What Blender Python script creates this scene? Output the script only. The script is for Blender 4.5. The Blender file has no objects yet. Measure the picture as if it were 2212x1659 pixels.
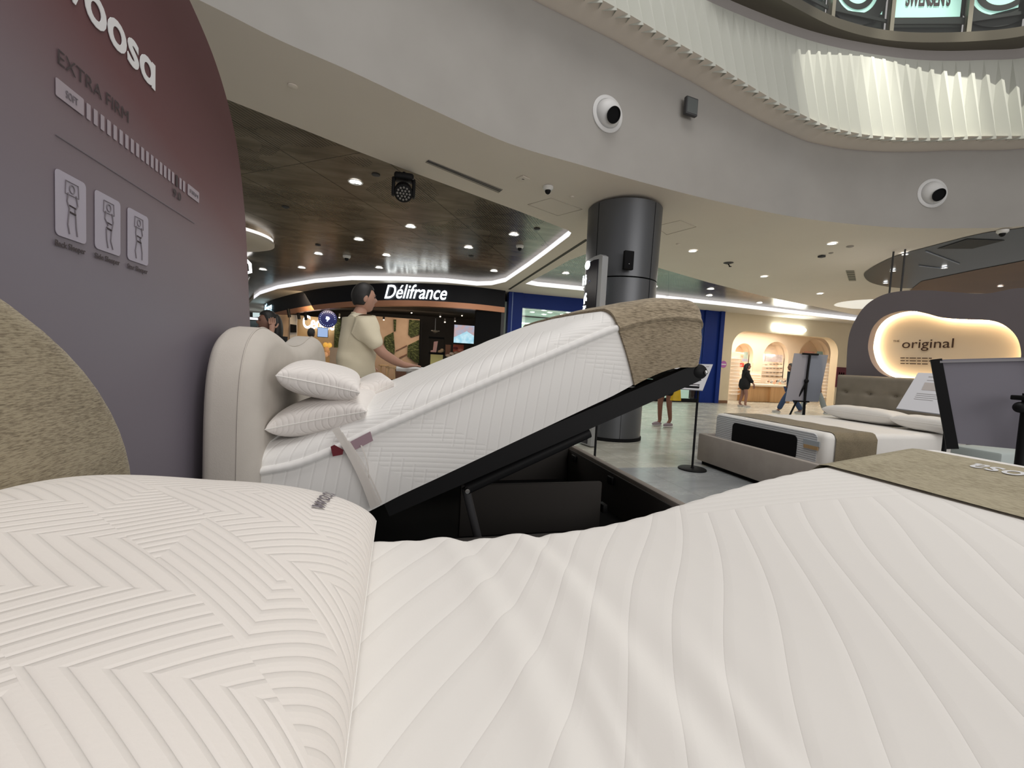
import bpy, bmesh, math, random
from mathutils import Vector, Matrix
from math import sin, cos, pi, radians, sqrt, exp
random.seed(7)
S = bpy.context.scene
COL = S.collection
# ------------------------------------------------------------------ camera
HC = 1.2
YAW, PITCH, ROLL, F = radians(15.0), radians(3.35), radians(3.0), 940.0
_fw = Vector((sin(YAW)*cos(PITCH), cos(YAW)*cos(PITCH), -sin(PITCH)))
_r0 = Vector((cos(YAW), -sin(YAW), 0)); _u0 = _r0.cross(_fw)
_rt = _r0*cos(ROLL) + _u0*sin(ROLL); _up = _u0*cos(ROLL) - _r0*sin(ROLL)
CP = Vector((0, 0, HC))
cam = bpy.data.cameras.new('camera'); camo = bpy.data.objects.new('camera', cam); COL.objects.link(camo)
R3 = Matrix((_rt, _up, -_fw)).transposed()
camo.matrix_world = Matrix.Translation(CP) @ R3.to_4x4()
cam.sensor_fit = 'HORIZONTAL'; cam.sensor_width = 36.0; cam.lens = F/2212*36.0
cam.clip_start = 0.02; cam.clip_end = 200
S.camera = camo
S.view_settings.view_transform = 'Standard'; S.view_settings.look = 'None'
S.view_settings.exposure = -0.07; S.view_settings.gamma = 1.0; S.view_settings.use_curve_mapping = False
# ------------------------------------------------------------------ world and large lights
w = bpy.data.worlds.new('world'); S.world = w; w.use_nodes = True
w.node_tree.nodes['Background'].inputs[0].default_value = (1.0, 0.965, 0.93, 1)
w.node_tree.nodes['Background'].inputs[1].default_value = 0.38
def area(name, loc, size, power, color=(1, 1, 1), target=None, sizey=None, spread=180):
    l = bpy.data.lights.new(name, 'AREA'); l.energy = power; l.color = color; l.size = size
    if sizey: l.shape = 'RECTANGLE'; l.size_y = sizey
    l.spread = radians(spread)
    o = bpy.data.objects.new(name, l); COL.objects.link(o); o.location = loc
    d = (Vector(target) - Vector(loc)) if target else Vector((0, 0, -1))
    o.rotation_euler = d.to_track_quat('-Z', 'Y').to_euler(); return o
def spot(name, loc, target, power, angle=60, color=(1, 1, 1), r=0.03, blend=0.4):
    l = bpy.data.lights.new(name, 'SPOT'); l.energy = power; l.color = color; l.spot_size = radians(angle)
    l.spot_blend = blend; l.shadow_soft_size = r
    o = bpy.data.objects.new(name, l); COL.objects.link(o); o.location = loc
    o.rotation_euler = (Vector(target)-Vector(loc)).to_track_quat('-Z', 'Y').to_euler(); return o
area('atrium_skylight', (1.6, 1.0, 11.5), 5.5, 260, (1.0, 0.975, 0.94), (1.6, 1.2, 0), None, 120)
area('frontal_fill', (5.5, -8.5, 4.2), 9, 520, (1.0, 0.965, 0.93), (0.5, 2.5, 0.9), 5)  # added fill from behind the camera, brightens upright faces of the beds
# floodlights high in the atrium that pick out the pleated parapet on the right
for i, (x, y, z) in enumerate([(6.6, 3.75, 12.5), (7.8, 3.55, 12.5), (9.0, 3.1, 12.5), (10.2, 2.3, 12.5)]):
    spot('parapet_flood', (x, y, z), (x+0.1, y+1.8, 5.95), 3200, 18, (1.0, 0.97, 0.86), 0.04, 0.55)
# ------------------------------------------------------------------ pixel -> point on a real plane of the place
def ray(x, y): return _rt*((x-1106)/F) - _up*((y-829.5)/F) + _fw
def onz(x, y, z): d = ray(x, y); return CP + d*((z-HC)/d.z)
def onx(x, y, X): d = ray(x, y); return CP + d*(X/d.x)
def ony(x, y, Y): d = ray(x, y); return CP + d*(Y/d.y)
KC = 0.0654
def zc(Y): return 3.69 - KC*(Y-6.0)
def onc(x, y, dz=0.0):
    d = ray(x, y); s = (3.69+dz+KC*6.0-HC)/(d.z+KC*d.y); return CP + d*s
# ------------------------------------------------------------------ materials
def nodes(m): return m.node_tree.nodes, m.node_tree.links
def mat(name, c, rough=0.6, metal=0.0, emis=None, es=1.0, spec=0.5, alpha=None, sheen=0.0):
    m = bpy.data.materials.new(name); m.use_nodes = True
    b = m.node_tree.nodes['Principled BSDF']
    b.inputs['Base Color'].default_value = (*c, 1); b.inputs['Roughness'].default_value = rough
    b.inputs['Metallic'].default_value = metal; b.inputs['Specular IOR Level'].default_value = spec
    if emis: b.inputs['Emission Color'].default_value = (*emis, 1); b.inputs['Emission Strength'].default_value = es
    if sheen: b.inputs['Sheen Weight'].default_value = sheen
    return m
class NG:
    def __init__(s, m): s.nt = m.node_tree; s.b = s.nt.nodes['Principled BSDF']
    def n(s, t, **k):
        o = s.nt.nodes.new(t)
        for a, v in k.items(): setattr(o, a, v)
        return o
    def put(s, i, v):
        if hasattr(v, 'is_output') or isinstance(v, bpy.types.NodeSocket): s.nt.links.new(v, i)
        else: i.default_value = v
    def m(s, op, a, b=0.0, c=None):
        o = s.n('ShaderNodeMath', operation=op); s.put(o.inputs[0], a); s.put(o.inputs[1], b)
        if c is not None: s.put(o.inputs[2], c)
        return o.outputs[0]
    def coord(s, which='Object'):
        t = s.n('ShaderNodeTexCoord'); x = s.n('ShaderNodeSeparateXYZ'); s.nt.links.new(t.outputs[which], x.inputs[0])
        return t.outputs[which], x.outputs[0], x.outputs[1], x.outputs[2]
    def noise(s, vec, scale, detail=3, rough=0.5):
        o = s.n('ShaderNodeTexNoise'); s.nt.links.new(vec, o.inputs['Vector']); o.inputs['Scale'].default_value = scale
        o.inputs['Detail'].default_value = detail; o.inputs['Roughness'].default_value = rough; return o.outputs['Fac']
    def comb(s, x, y, z):
        o = s.n('ShaderNodeCombineXYZ')
        for i, v in enumerate((x, y, z)): s.put(o.inputs[i], v)
        return o.outputs[0]
    def ramp(s, f, stops):
        o = s.n('ShaderNodeValToRGB'); s.nt.links.new(f, o.inputs[0]); e = o.color_ramp.elements
        while len(e) < len(stops): e.new(0.5)
        for q, (p, c) in zip(e, stops): q.position = p; q.color = (*c, 1)
        return o.outputs[0]
    def mix(s, f, a, b):
        o = s.n('ShaderNodeMix', data_type='RGBA'); s.put(o.inputs[0], f)
        for i, v in ((6, a), (7, b)):
            if isinstance(v, bpy.types.NodeSocket): s.nt.links.new(v, o.inputs[i])
            else: o.inputs[i].default_value = (*v, 1)
        return o.outputs[2]
    def bump(s, h, strength=0.5, dist=0.01):
        o = s.n('ShaderNodeBump'); o.inputs['Strength'].default_value = strength; o.inputs['Distance'].default_value = dist
        s.nt.links.new(h, o.inputs['Height']); s.nt.links.new(o.outputs[0], s.b.inputs['Normal'])
    def groove(s, v, period, width):       # 0 in a stitched groove, 1 on the puffed ridge, rounded
        p = s.m('PINGPONG', v, period/2); q = s.m('DIVIDE', p, width); q = s.m('MINIMUM', q, 1.0)
        return s.m('SQRT', q)
def quilt_chevron(name, c, period=0.03, arm=0.13, sx=1, dist=0.006, strength=0.9):
    m = mat(name, c, 0.85, sheen=0.15); g = NG(m); v, x, y, z = g.coord()
    zig = g.m('PINGPONG', g.m('ADD', x if sx else y, 10.0), arm)
    s = g.m('ADD', g.m('ADD', y if sx else x, 10.0), g.m('MULTIPLY', zig, 0.9))
    h1 = g.groove(s, period, period*0.35)
    zz = g.m('PINGPONG', g.m('ADD', y if sx else x, 10.0), arm*0.9)
    s2 = g.m('ADD', g.m('ADD', x if sx else y, 10.0), g.m('MULTIPLY', zz, 1.1))
    h2 = g.groove(s2, period*1.3, period*0.3)
    big = g.m('GREATER_THAN', g.m('PINGPONG', g.m('ADD', g.m('ADD', x, y), 10.0), arm*1.3), arm*0.75)
    h = g.m('ADD', g.m('MULTIPLY', h1, big), g.m('MULTIPLY', h2, g.m('SUBTRACT', 1.0, big)))
    h = g.m('ADD', h, g.m('MULTIPLY', g.noise(v, 260, 2), 0.12))
    g.bump(h, strength, dist); return m
def quilt_big(name, c, dist=0.006, strength=0.8, off=0.0):
    m = mat(name, c, 0.85, sheen=0.15); g = NG(m); v, x, y, z = g.coord()
    wv = g.m('MULTIPLY', g.m('SINE', g.m('MULTIPLY', x, 14.0)), 0.012)
    a0 = g.m('ADD', g.m('MULTIPLY', x, -0.82), g.m('MULTIPLY', y, 0.57)); a = g.m('ADD', g.m('ADD', a0, wv), 10.0)
    b0 = g.m('ADD', g.m('MULTIPLY', x, 0.37), g.m('MULTIPLY', y, 0.93)); b = g.m('ADD', b0, 10.0)
    h1 = g.groove(a, 0.072, 0.014); h2 = g.groove(b, 0.024, 0.011)
    mb_ = g.m('MULTIPLY', g.m('GREATER_THAN', b0, 0.626+off), g.m('LESS_THAN', a0, 0.20+off*0.2)); ma = g.m('SUBTRACT', 1.0, g.m('MULTIPLY', mb_, g.m('GREATER_THAN', a0, -0.26+off*0.2)))
    def on(h_, k_): return g.m('SUBTRACT', 1.0, g.m('MULTIPLY', g.m('SUBTRACT', 1.0, h_), k_))
    h = g.m('MULTIPLY', on(h1, ma), on(h2, g.m('MULTIPLY', mb_, 0.55)))
    h = g.m('ADD', h, g.m('MULTIPLY', g.noise(v, 300, 2), 0.08))
    g.bump(h, strength, dist); return m
def quilt_side(name, c, dist=0.004, strength=0.5):
    m = mat(name, c, 0.85, sheen=0.15); g = NG(m); v, x, y, z = g.coord()
    t = g.m('ADD', g.m('MULTIPLY', x, 0.91), g.m('MULTIPLY', z, 0.42))      # along the raised slope
    n = g.m('SUBTRACT', g.m('MULTIPLY', z, 0.91), g.m('MULTIPLY', x, 0.42))  # across it
    a = g.m('ADD', g.m('SUBTRACT', g.m('SUBTRACT', t, g.m('MULTIPLY', n, 0.62)), g.m('MULTIPLY', y, 0.5)), 10.0)
    b = g.m('ADD', g.m('ADD', g.m('MULTIPLY', n, 0.9), g.m('MULTIPLY', t, 0.45)), g.m('ADD', g.m('MULTIPLY', y, 0.8), 10.0))
    h1 = g.groove(a, 0.066, 0.010); h2 = g.groove(b, 0.024, 0.009)
    ww = g.m('PINGPONG', g.m('ADD', g.m('ADD', t, g.m('MULTIPLY', n, 0.8)), 10.25), 0.60)
    mk = g.m('GREATER_THAN', ww, 0.40); mz = g.m('GREATER_THAN', ww, 0.50)
    def on(h_, k_): return g.m('SUBTRACT', 1.0, g.m('MULTIPLY', g.m('SUBTRACT', 1.0, h_), k_))
    h = g.m('MULTIPLY', on(h1, g.m('SUBTRACT', 1.0, mz)), on(h2, g.m('MULTIPLY', mk, 0.6)))
    h = g.m('ADD', h, g.m('MULTIPLY', g.noise(v, 300, 2), 0.08)); g.bump(h, strength, dist); return m
def tweed(name, c1, c2, scale=1.0, axis=0):
    m = mat(name, c1, 0.95, sheen=0.1); g = NG(m); v, x, y, z = g.coord()
    n1 = g.noise(g.comb(g.m('MULTIPLY', x, 60*scale if axis != 1 else 420*scale), g.m('MULTIPLY', y, 60*scale if axis != 0 else 420*scale), g.m('MULTIPLY', z, 420*scale)), 1.0, 3, 0.6)
    n2 = g.noise(v, 9*scale, 3)
    f = g.m('ADD', g.m('MULTIPLY', n1, 0.85), g.m('MULTIPLY', n2, 0.25))
    g.nt.links.new(g.ramp(f, [(0.36, c2), (0.62, c1)]), g.b.inputs['Base Color'])
    g.bump(n1, 0.5, 0.004); return m
def blotch(name, c1, c2, scale=3, rough=0.6, bumpd=0.0, metal=0.0, spec=0.5):
    m = mat(name, c1, rough, metal, spec=spec); g = NG(m); v, x, y, z = g.coord()
    f = g.noise(v, scale, 4); g.nt.links.new(g.ramp(f, [(0.3, c2), (0.7, c1)]), g.b.inputs['Base Color'])
    if bumpd: g.bump(g.noise(v, 180, 2), 0.5, bumpd)
    return m
M = {}
M['pillow'] = quilt_chevron('pillow_quilt', (0.81, 0.765, 0.725), 0.020, 0.12, 1, 0.0032, 0.6)
M['pillow2'] = quilt_chevron('pillow_quilt_fine', (0.83, 0.79, 0.76), 0.024, 0.10, 1, 0.0035, 0.55)
M['quilt'] = quilt_big('mattress_quilt', (0.80, 0.775, 0.745), 0.0035, 0.45)
M['quilt2'] = quilt_side('mattress_quilt_side', (0.86, 0.85, 0.835))
M['sheet'] = blotch('plain_white_cloth', (0.83, 0.81, 0.78), (0.80, 0.78, 0.75), 4, 0.85, 0.001)
M['piping'] = mat('piping', (0.82, 0.81, 0.80), 0.85)
M['tweed'] = tweed('tweed', (0.37, 0.315, 0.215), (0.155, 0.12, 0.075), 1.0, 2)
M['runner'] = tweed('runner_weave', (0.43, 0.38, 0.265), (0.215, 0.18, 0.11), 0.8, 1)
M['spread'] = tweed('bedspread_weave', (0.36, 0.295, 0.205), (0.115, 0.088, 0.055), 0.5, 2)
M['suede'] = blotch('headboard_suede', (0.60, 0.56, 0.51), (0.54, 0.50, 0.455), 5, 0.9, 0.001)
M['boxfab'] = blotch('bed_base_fabric', (0.30, 0.265, 0.235), (0.25, 0.22, 0.195), 8, 0.9, 0.0015)
M['boxfab2'] = blotch('taupe_base_fabric', (0.40, 0.36, 0.325), (0.35, 0.31, 0.28), 6, 0.9, 0.0015)
M['boxshade'] = mat('shaded_box_interior', (0.045, 0.04, 0.037), 0.9)  # shade inside the storage bed box, put into the colour
M['tuft'] = blotch('brown_velvet', (0.25, 0.22, 0.175), (0.21, 0.185, 0.145), 6, 0.85, 0.001)
M['black'] = mat('black_metal', (0.008, 0.008, 0.009), 0.55, spec=0.2)
M['blackm'] = mat('black_matte', (0.006, 0.006, 0.007), 0.9, spec=0.2)
M['dark'] = mat('dark_grey', (0.05, 0.05, 0.055), 0.6)
M['gunmetal'] = mat('gunmetal_cladding', (0.11, 0.115, 0.125), 0.38, 0.5)
M['steel'] = mat('brushed_steel', (0.55, 0.55, 0.55), 0.3, 1.0)
M['soffit'] = blotch('painted_soffit', (0.78, 0.71, 0.63), (0.75, 0.68, 0.60), 0.8, 0.8)
M['fascia'] = blotch('painted_fascia', (0.385, 0.37, 0.35), (0.35, 0.335, 0.315), 1.3, 0.8)
M['pleat'] = mat('pleated_panel', (0.50, 0.51, 0.46), 0.7)
M['white'] = mat('white_paint', (0.80, 0.79, 0.77), 0.5)
M['offwhite'] = mat('off_white', (0.66, 0.66, 0.66), 0.5)
M['letterw'] = mat('white_lettering', (0.74, 0.74, 0.76), 0.5)
M['ink'] = mat('dark_ink', (0.05, 0.035, 0.04), 0.6)
M['inkg'] = mat('grey_ink', (0.16, 0.14, 0.16), 0.6)
M['lamp'] = mat('lamp_glow', (1, 1, 1), 0.5, emis=(1.0, 0.99, 0.96), es=9)
M['cove'] = mat('cove_strip', (1, 1, 1), 0.5, emis=(0.95, 0.95, 1.0), es=0.95)
M['sign'] = mat('lit_letters', (1, 1, 1), 0.5, emis=(0.88, 0.97, 1.0), es=6)
M['signblue'] = mat('lit_letters_blue', (1, 1, 1), 0.5, emis=(0.55, 0.85, 1.0), es=3)
M['skin'] = mat('skin', (0.42, 0.235, 0.17), 0.6)
M['skind'] = mat('skin_dark', (0.23, 0.12, 0.085), 0.6)
M['hair'] = mat('black_hair', (0.010, 0.009, 0.009), 0.55)
M['shirt'] = blotch('khaki_tshirt', (0.70, 0.64, 0.49), (0.64, 0.58, 0.44), 6, 0.95, 0.002)
M['jean'] = mat('blue_denim', (0.03, 0.055, 0.12), 0.9)
M['blackcloth'] = mat('black_cloth', (0.010, 0.010, 0.012), 0.95)
M['bluewall'] = mat('blue_shopfront', (0.008, 0.026, 0.17), 0.45, spec=0.15)
M['cream'] = blotch('cream_render', (0.66, 0.56, 0.40), (0.63, 0.53, 0.38), 1.5, 0.8)
M['creaml'] = mat('cream_light', (0.86, 0.72, 0.56), 0.8)
M['wood'] = None
def wood(name, c1, c2, sc=1.0, rough=0.5, ax=2):
    m = mat(name, c1, rough); g = NG(m); v, x, y, z = g.coord()
    k = [12*sc, 12*sc, 12*sc]; k[ax] = 0.8*sc
    f = g.noise(g.comb(g.m('MULTIPLY', x, k[0]), g.m('MULTIPLY', y, k[1]), g.m('MULTIPLY', z, k[2])), 1.0, 4, 0.6)
    g.nt.links.new(g.ramp(f, [(0.3, c2), (0.7, c1)]), g.b.inputs['Base Color']); return m
M['wood'] = wood('light_oak', (0.62, 0.36, 0.17), (0.50, 0.28, 0.12))
M['woodd'] = wood('walnut', (0.20, 0.085, 0.045), (0.13, 0.055, 0.03))
M['woods'] = wood('stool_wood', (0.60, 0.42, 0.24), (0.48, 0.32, 0.17))
# ------------------------------------------------------------------ mesh helpers
class MB:
    def __init__(s, Mx=None): s.bm = bmesh.new(); s.M = Mx or Matrix.Identity(4)
    def v(s, p): return s.bm.verts.new(s.M @ Vector(p))
    def face(s, pts):
        try: return s.bm.faces.new([s.v(p) for p in pts])
        except ValueError: pass
    def box(s, c, size, r=0.0, seg=2, rot=None):
        b = bmesh.new(); bmesh.ops.create_cube(b, size=1.0)
        for q in b.verts: q.co = Vector((q.co.x*size[0], q.co.y*size[1], q.co.z*size[2]))
        if r > 0: bmesh.ops.bevel(b, geom=list(b.edges), offset=min(r, min(size)*0.49), segments=seg, profile=0.5, affect='EDGES')
        T = Matrix.Translation(Vector(c)) @ (rot.to_4x4() if rot is not None else Matrix.Identity(4))
        s._merge(b, T); return s
    def _merge(s, b, T):
        mp = {}
        for q in b.verts: mp[q] = s.bm.verts.new(s.M @ (T @ q.co))
        for f in b.faces:
            try: s.bm.faces.new([mp[q] for q in f.verts])
            except ValueError: pass
        b.free()
    def b2(s, p, q, r=0.0, seg=2):
        p = Vector(p); q = Vector(q); d = q-p
        return s.box((p+q)/2, (abs(d.x), abs(d.y), abs(d.z)), r, seg)
    def tube(s, pts, r, n=12, cap=True, closed=False):
        pts = [Vector(p) for p in pts]; rings = []; rr = r if isinstance(r, (list, tuple)) else [r]*len(pts)
        N = len(pts); prev = None
        for i, p in enumerate(pts):
            a = pts[(i-1) % N] if (closed or i > 0) else p; b = pts[(i+1) % N] if (closed or i < N-1) else p
            t = (b-a).normalized()
            if prev is None:
                up = Vector((0, 0, 1)) if abs(t.z) < 0.9 else Vector((1, 0, 0)); x = t.cross(up).normalized()
            else: x = (prev - t*prev.dot(t)).normalized()
            prev = x; y = t.cross(x)
            rings.append([s.v(p + x*cos(2*pi*k/n)*rr[i] + y*sin(2*pi*k/n)*rr[i]) for k in range(n)])
        for i in range(N if closed else N-1):
            A, B = rings[i], rings[(i+1) % N]
            for k in range(n): s.bm.faces.new((A[k], A[(k+1) % n], B[(k+1) % n], B[k]))
        if cap and not closed:
            s.bm.faces.new(rings[0][::-1]); s.bm.faces.new(rings[-1])
        return s
    def lathe(s, prof, c, axis=(0, 0, 1), n=32, cap=True):
        q = Vector(axis).normalized().to_track_quat('Z', 'Y').to_matrix(); c = Vector(c); rings = []
        for r, h in prof: rings.append([s.v(c + q @ Vector((r*cos(2*pi*k/n), r*sin(2*pi*k/n), h))) for k in range(n)])
        for A, B in zip(rings, rings[1:]):
            for k in range(n): s.bm.faces.new((A[k], A[(k+1) % n], B[(k+1) % n], B[k]))
        if cap:
            if prof[0][0] > 1e-4: s.bm.faces.new(rings[0][::-1])
            if prof[-1][0] > 1e-4: s.bm.faces.new(rings[-1])
        return s
    def prism(s, poly, ex):      # planar polygon extruded by vector
        ex = Vector(ex); A = [s.v(p) for p in poly]; B = [s.v(Vector(p)+ex) for p in poly]; n = len(poly)
        s.bm.faces.new(A[::-1]); s.bm.faces.new(B)
        for k in range(n): s.bm.faces.new((A[k], A[(k+1) % n], B[(k+1) % n], B[k]))
        return s
    def strip(s, P, Q, closed=False):
        A = [s.v(p) for p in P]; B = [s.v(p) for p in Q]; n = len(A)
        for i in range(n if closed else n-1):
            j = (i+1) % n; s.bm.faces.new((A[i], A[j], B[j], B[i]))
        return s
    def grid(s, fn, nu, nv, cu=False):
        G = [[s.v(fn(i/(nu-1) if not cu else i/nu, j/(nv-1))) for j in range(nv)] for i in range(nu)]
        for i in range(nu if cu else nu-1):
            for j in range(nv-1):
                a, b = G[i], G[(i+1) % nu]
                s.bm.faces.new((a[j], b[j], b[j+1], a[j+1]))
        return G
    def ellipsoid(s, c, rad, n=20, m=12, rot=None):
        c = Vector(c); R = rot or Matrix.Identity(3)
        s.grid(lambda u, v: c + R @ Vector((rad[0]*cos(2*pi*u)*sin(pi*(v*0.998+0.001)), rad[1]*sin(2*pi*u)*sin(pi*(v*0.998+0.001)), rad[2]*cos(pi*(v*0.998+0.001)))), n, m, True)
        return s
def finish(me, material, smooth=True, angle=35):
    if material: me.materials.append(material)
    if smooth:
        me.polygons.foreach_set('use_smooth', [True]*len(me.polygons))
        try: me.set_sharp_from_angle(angle=radians(angle))
        except Exception: pass
def obj(name, mb, material, parent=None, smooth=True, angle=35, center=False):
    me = bpy.data.meshes.new(name)
    if isinstance(mb, MB):
        bmesh.ops.remove_doubles(mb.bm, verts=mb.bm.verts, dist=1e-5)
        bmesh.ops.recalc_face_normals(mb.bm, faces=mb.bm.faces)
        mb.bm.to_mesh(me); mb.bm.free()
    else: me = mb; me.name = name
    o = bpy.data.objects.new(name, me); COL.objects.link(o)
    off = Vector((0, 0, 0))
    if parent is not None:
        p = parent
        while p is not None: off += p.location; p = p.parent
        o.parent = parent
    elif center and len(me.vertices):
        xs = [q.co for q in me.vertices]
        lo = Vector((min(q.x for q in xs), min(q.y for q in xs), min(q.z for q in xs)))
        hi = Vector((max(q.x for q in xs), max(q.y for q in xs), max(q.z for q in xs)))
        off = Vector(((lo.x+hi.x)/2, (lo.y+hi.y)/2, lo.z)); o.location = off
    if off.length > 0: me.transform(Matrix.Translation(-off))
    finish(me, material, smooth, angle); return o
def tag(o, label=None, cat=None, group=None, kind=None):
    if label: o['label'] = label
    if cat: o['category'] = cat
    if group: o['group'] = group
    if kind: o['kind'] = kind
    return o
def thing(name, label, cat, loc=(0, 0, 0), group=None):
    o = bpy.data.objects.new(name, None); COL.objects.link(o); o.location = loc; o.empty_display_size = 0.1
    return tag(o, label, cat, group)
def one(name, mb, material, label, cat, group=None, **k):
    return tag(obj(name, mb, material, center=True, **k), label, cat, group)
def struct(name, mb, material, **k): return tag(obj(name, mb, material, **k), kind='structure')
def dup(root, loc, label=None, group=None):
    r = root.copy(); COL.objects.link(r); r.location = loc
    if label: r['label'] = label
    if group: r['group'] = group
    for ch in list(root.children):
        c = ch.copy(); COL.objects.link(c); c.parent = r
        for g in ch.children:
            d = g.copy(); COL.objects.link(d); d.parent = c
    return r
def text_mesh(body, extrude=0.0, bold=0.0, shear=0.0, space=1.0):
    cu = bpy.data.curves.new('t', 'FONT'); cu.body = body; cu.extrude = extrude; cu.offset = bold; cu.shear = shear
    cu.space_character = space; cu.resolution_u = 4; cu.fill_mode = 'BOTH' if extrude > 0 else 'FRONT'
    o = bpy.data.objects.new('t', cu); COL.objects.link(o); dg = bpy.context.evaluated_depsgraph_get()
    me = bpy.data.meshes.new_from_object(o.evaluated_get(dg)); bpy.data.objects.remove(o); bpy.data.curves.remove(cu); return me
def text(name, body, p0, p1, up, height, material, parent, extrude=0.01, fn=None, subdiv=0, **k):
    """lettering whose box runs from p0 to p1 along the base line, 'height' tall along up"""
    me = text_mesh(body, extrude, **k); xs = [q.co.x for q in me.vertices]; ys = [q.co.y for q in me.vertices]
    x0, x1, y0, y1 = min(xs), max(xs), min(ys), max(ys)
    p0 = Vector(p0); p1 = Vector(p1); up = Vector(up).normalized(); ax = p1-p0; nr = ax.normalized().cross(up)
    for q in me.vertices:
        a = (q.co.x-x0)/(x1-x0); b = (q.co.y-y0)/(y1-y0)*height; c = q.co.z
        q.co = fn(a, b, c) if fn else p0 + ax*a + up*b + nr*c
    return obj(name, me, material, parent, smooth=False)
def fill(name, loops, zfn, material, kind='structure', thick=0.0, parent=None, **k):
    """flat shape with holes from plan loops, laid on the surface z = zfn(x, y)"""
    cu = bpy.data.curves.new('f', 'CURVE'); cu.dimensions = '2D'; cu.fill_mode = 'BOTH'
    for lp in loops:
        sp = cu.splines.new('POLY'); sp.points.add(len(lp)-1); sp.use_cyclic_u = True
        for q, p in zip(sp.points, lp): q.co = (p[0], p[1], 0, 1)
    cu.extrude = thick/2
    o = bpy.data.objects.new('f', cu); COL.objects.link(o); dg = bpy.context.evaluated_depsgraph_get()
    me = bpy.data.meshes.new_from_object(o.evaluated_get(dg)); bpy.data.objects.remove(o); bpy.data.curves.remove(cu)
    for q in me.vertices: q.co.z += zfn(q.co.x, q.co.y)
    r = obj(name, me, material, parent, smooth=False)
    if kind and not parent: r['kind'] = kind
    return r
def smoothpts(P, n=6, closed=False):
    out = []; N = len(P); P = [Vector(p) for p in P]
    for i in range(N if closed else N-1):
        a = P[(i-1) % N] if (closed or i > 0) else P[0]*2-P[1]; b = P[i]; c = P[(i+1) % N]
        d = P[(i+2) % N] if (closed or i < N-2) else P[-1]*2-P[-2]
        for k in range(n):
            t = k/n; out.append(0.5*((2*b)+(c-a)*t+(2*a-5*b+4*c-d)*t*t+(3*b-a-3*c+d)*t**3))
    if not closed: out.append(P[-1])
    return out
def lerp_tab(tab, x):
    if x <= tab[0][0]: return tab[0][1]
    for (a, b), (c, d) in zip(tab, tab[1:]):
        if x <= c:
            t = (x-a)/(c-a); return b+(d-b)*t
    return tab[-1][1]
def sm(t): t = max(0.0, min(1.0, t)); return t*t*(3-2*t)
def fillmap(name, loops, mp, material, thick=0.0, parent=None, smooth=False, center=False):
    """2D shape with holes (loops in a, b) mapped through mp(a, b, t) with t in +-thick/2"""
    cu = bpy.data.curves.new('f', 'CURVE'); cu.dimensions = '2D'; cu.fill_mode = 'BOTH'; cu.extrude = thick/2
    for lp in loops:
        sp = cu.splines.new('POLY'); sp.points.add(len(lp)-1); sp.use_cyclic_u = True
        for q, p in zip(sp.points, lp): q.co = (p[0], p[1], 0, 1)
    o = bpy.data.objects.new('f', cu); COL.objects.link(o); dg = bpy.context.evaluated_depsgraph_get()
    me = bpy.data.meshes.new_from_object(o.evaluated_get(dg)); bpy.data.objects.remove(o); bpy.data.curves.remove(cu)
    for q in me.vertices: q.co = Vector(mp(q.co.x, q.co.y, q.co.z))
    return obj(name, me, material, parent, smooth=smooth, center=center)
def rounded(y0, z0, y1, z1, r, n=6):
    P = []
    for cx, cy, a0 in ((y1-r, z0+r, -90), (y1-r, z1-r, 0), (y0+r, z1-r, 90), (y0+r, z0+r, 180)):
        for k in range(n+1):
            a = radians(a0+90*k/n); P.append((cx+r*cos(a), cy+r*sin(a)))
    return P
def cushion_slab(mb, outline, xb, xf, r, n=6):
    """upholstered slab: outline in (Y, z), back at xb, rounded front edge at xf"""
    P = [Vector((y, z)) for y, z in outline]; N = len(P); nr = []
    ar = sum(P[i].x*P[(i+1) % N].y - P[(i+1) % N].x*P[i].y for i in range(N)); sg = 1 if ar > 0 else -1
    for i in range(N):
        t = (P[(i+1) % N]-P[i-1]).normalized(); nr.append(Vector((-t.y, t.x))*sg)
    rings = []
    prof = [(xb, r*0.5)] + [(xb+(r*0.5)*(1-cos(a)), r*0.5*(1-sin(a))) for a in [pi/2*k/3 for k in range(1, 4)]]
    prof += [(xf-r+r*sin(a), r*(1-cos(a))) for a in [pi/2*k/n for k in range(0, n+1)]]
    for x, ins in prof: rings.append([mb.v((x, (p+q*ins).x, (p+q*ins).y)) for p, q in zip(P, nr)])
    for A, B in zip(rings, rings[1:]):
        for k in range(N): mb.bm.faces.new((A[k], A[(k+1) % N], B[(k+1) % N], B[k]))
    mb.bm.faces.new(rings[0][::-1]); mb.bm.faces.new(rings[-1])
def pillow_mb(L, W, T, Mx, flat=1.0, pinch=0.07, nu=60, nv=40, wr=0.0):
    """pillow: L along local x, W along local y, T thick; a seam runs round the edge"""
    mb = MB(Mx)
    for sgn in (1, -1):
        def f(u, v):
            a = sin(pi/2*(2*u-1)); b = sin(pi/2*(2*v-1))
            h = max(0.0, (1-abs(a)**3.2)*(1-abs(b)**3.2))**0.36
            px = a*L/2*(1-pinch*(1-abs(b))**2*0 - pinch*(1-b*b)*abs(a)**6*0.6); py = b*W/2*(1-pinch*(1-a*a)*abs(b)**6)
            k = sgn*T/2*h*(flat if sgn < 0 else 1.0)
            k += wr*sin(a*9+b*4)*sin(b*7-a*3)*h
            return Vector((px, py, k))
        mb.grid(f, nu, nv)
    return mb
def rotm(x=0, y=0, z=0): return (Matrix.Rotation(radians(z), 4, 'Z') @ Matrix.Rotation(radians(y), 4, 'Y') @ Matrix.Rotation(radians(x), 4, 'X'))
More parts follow.
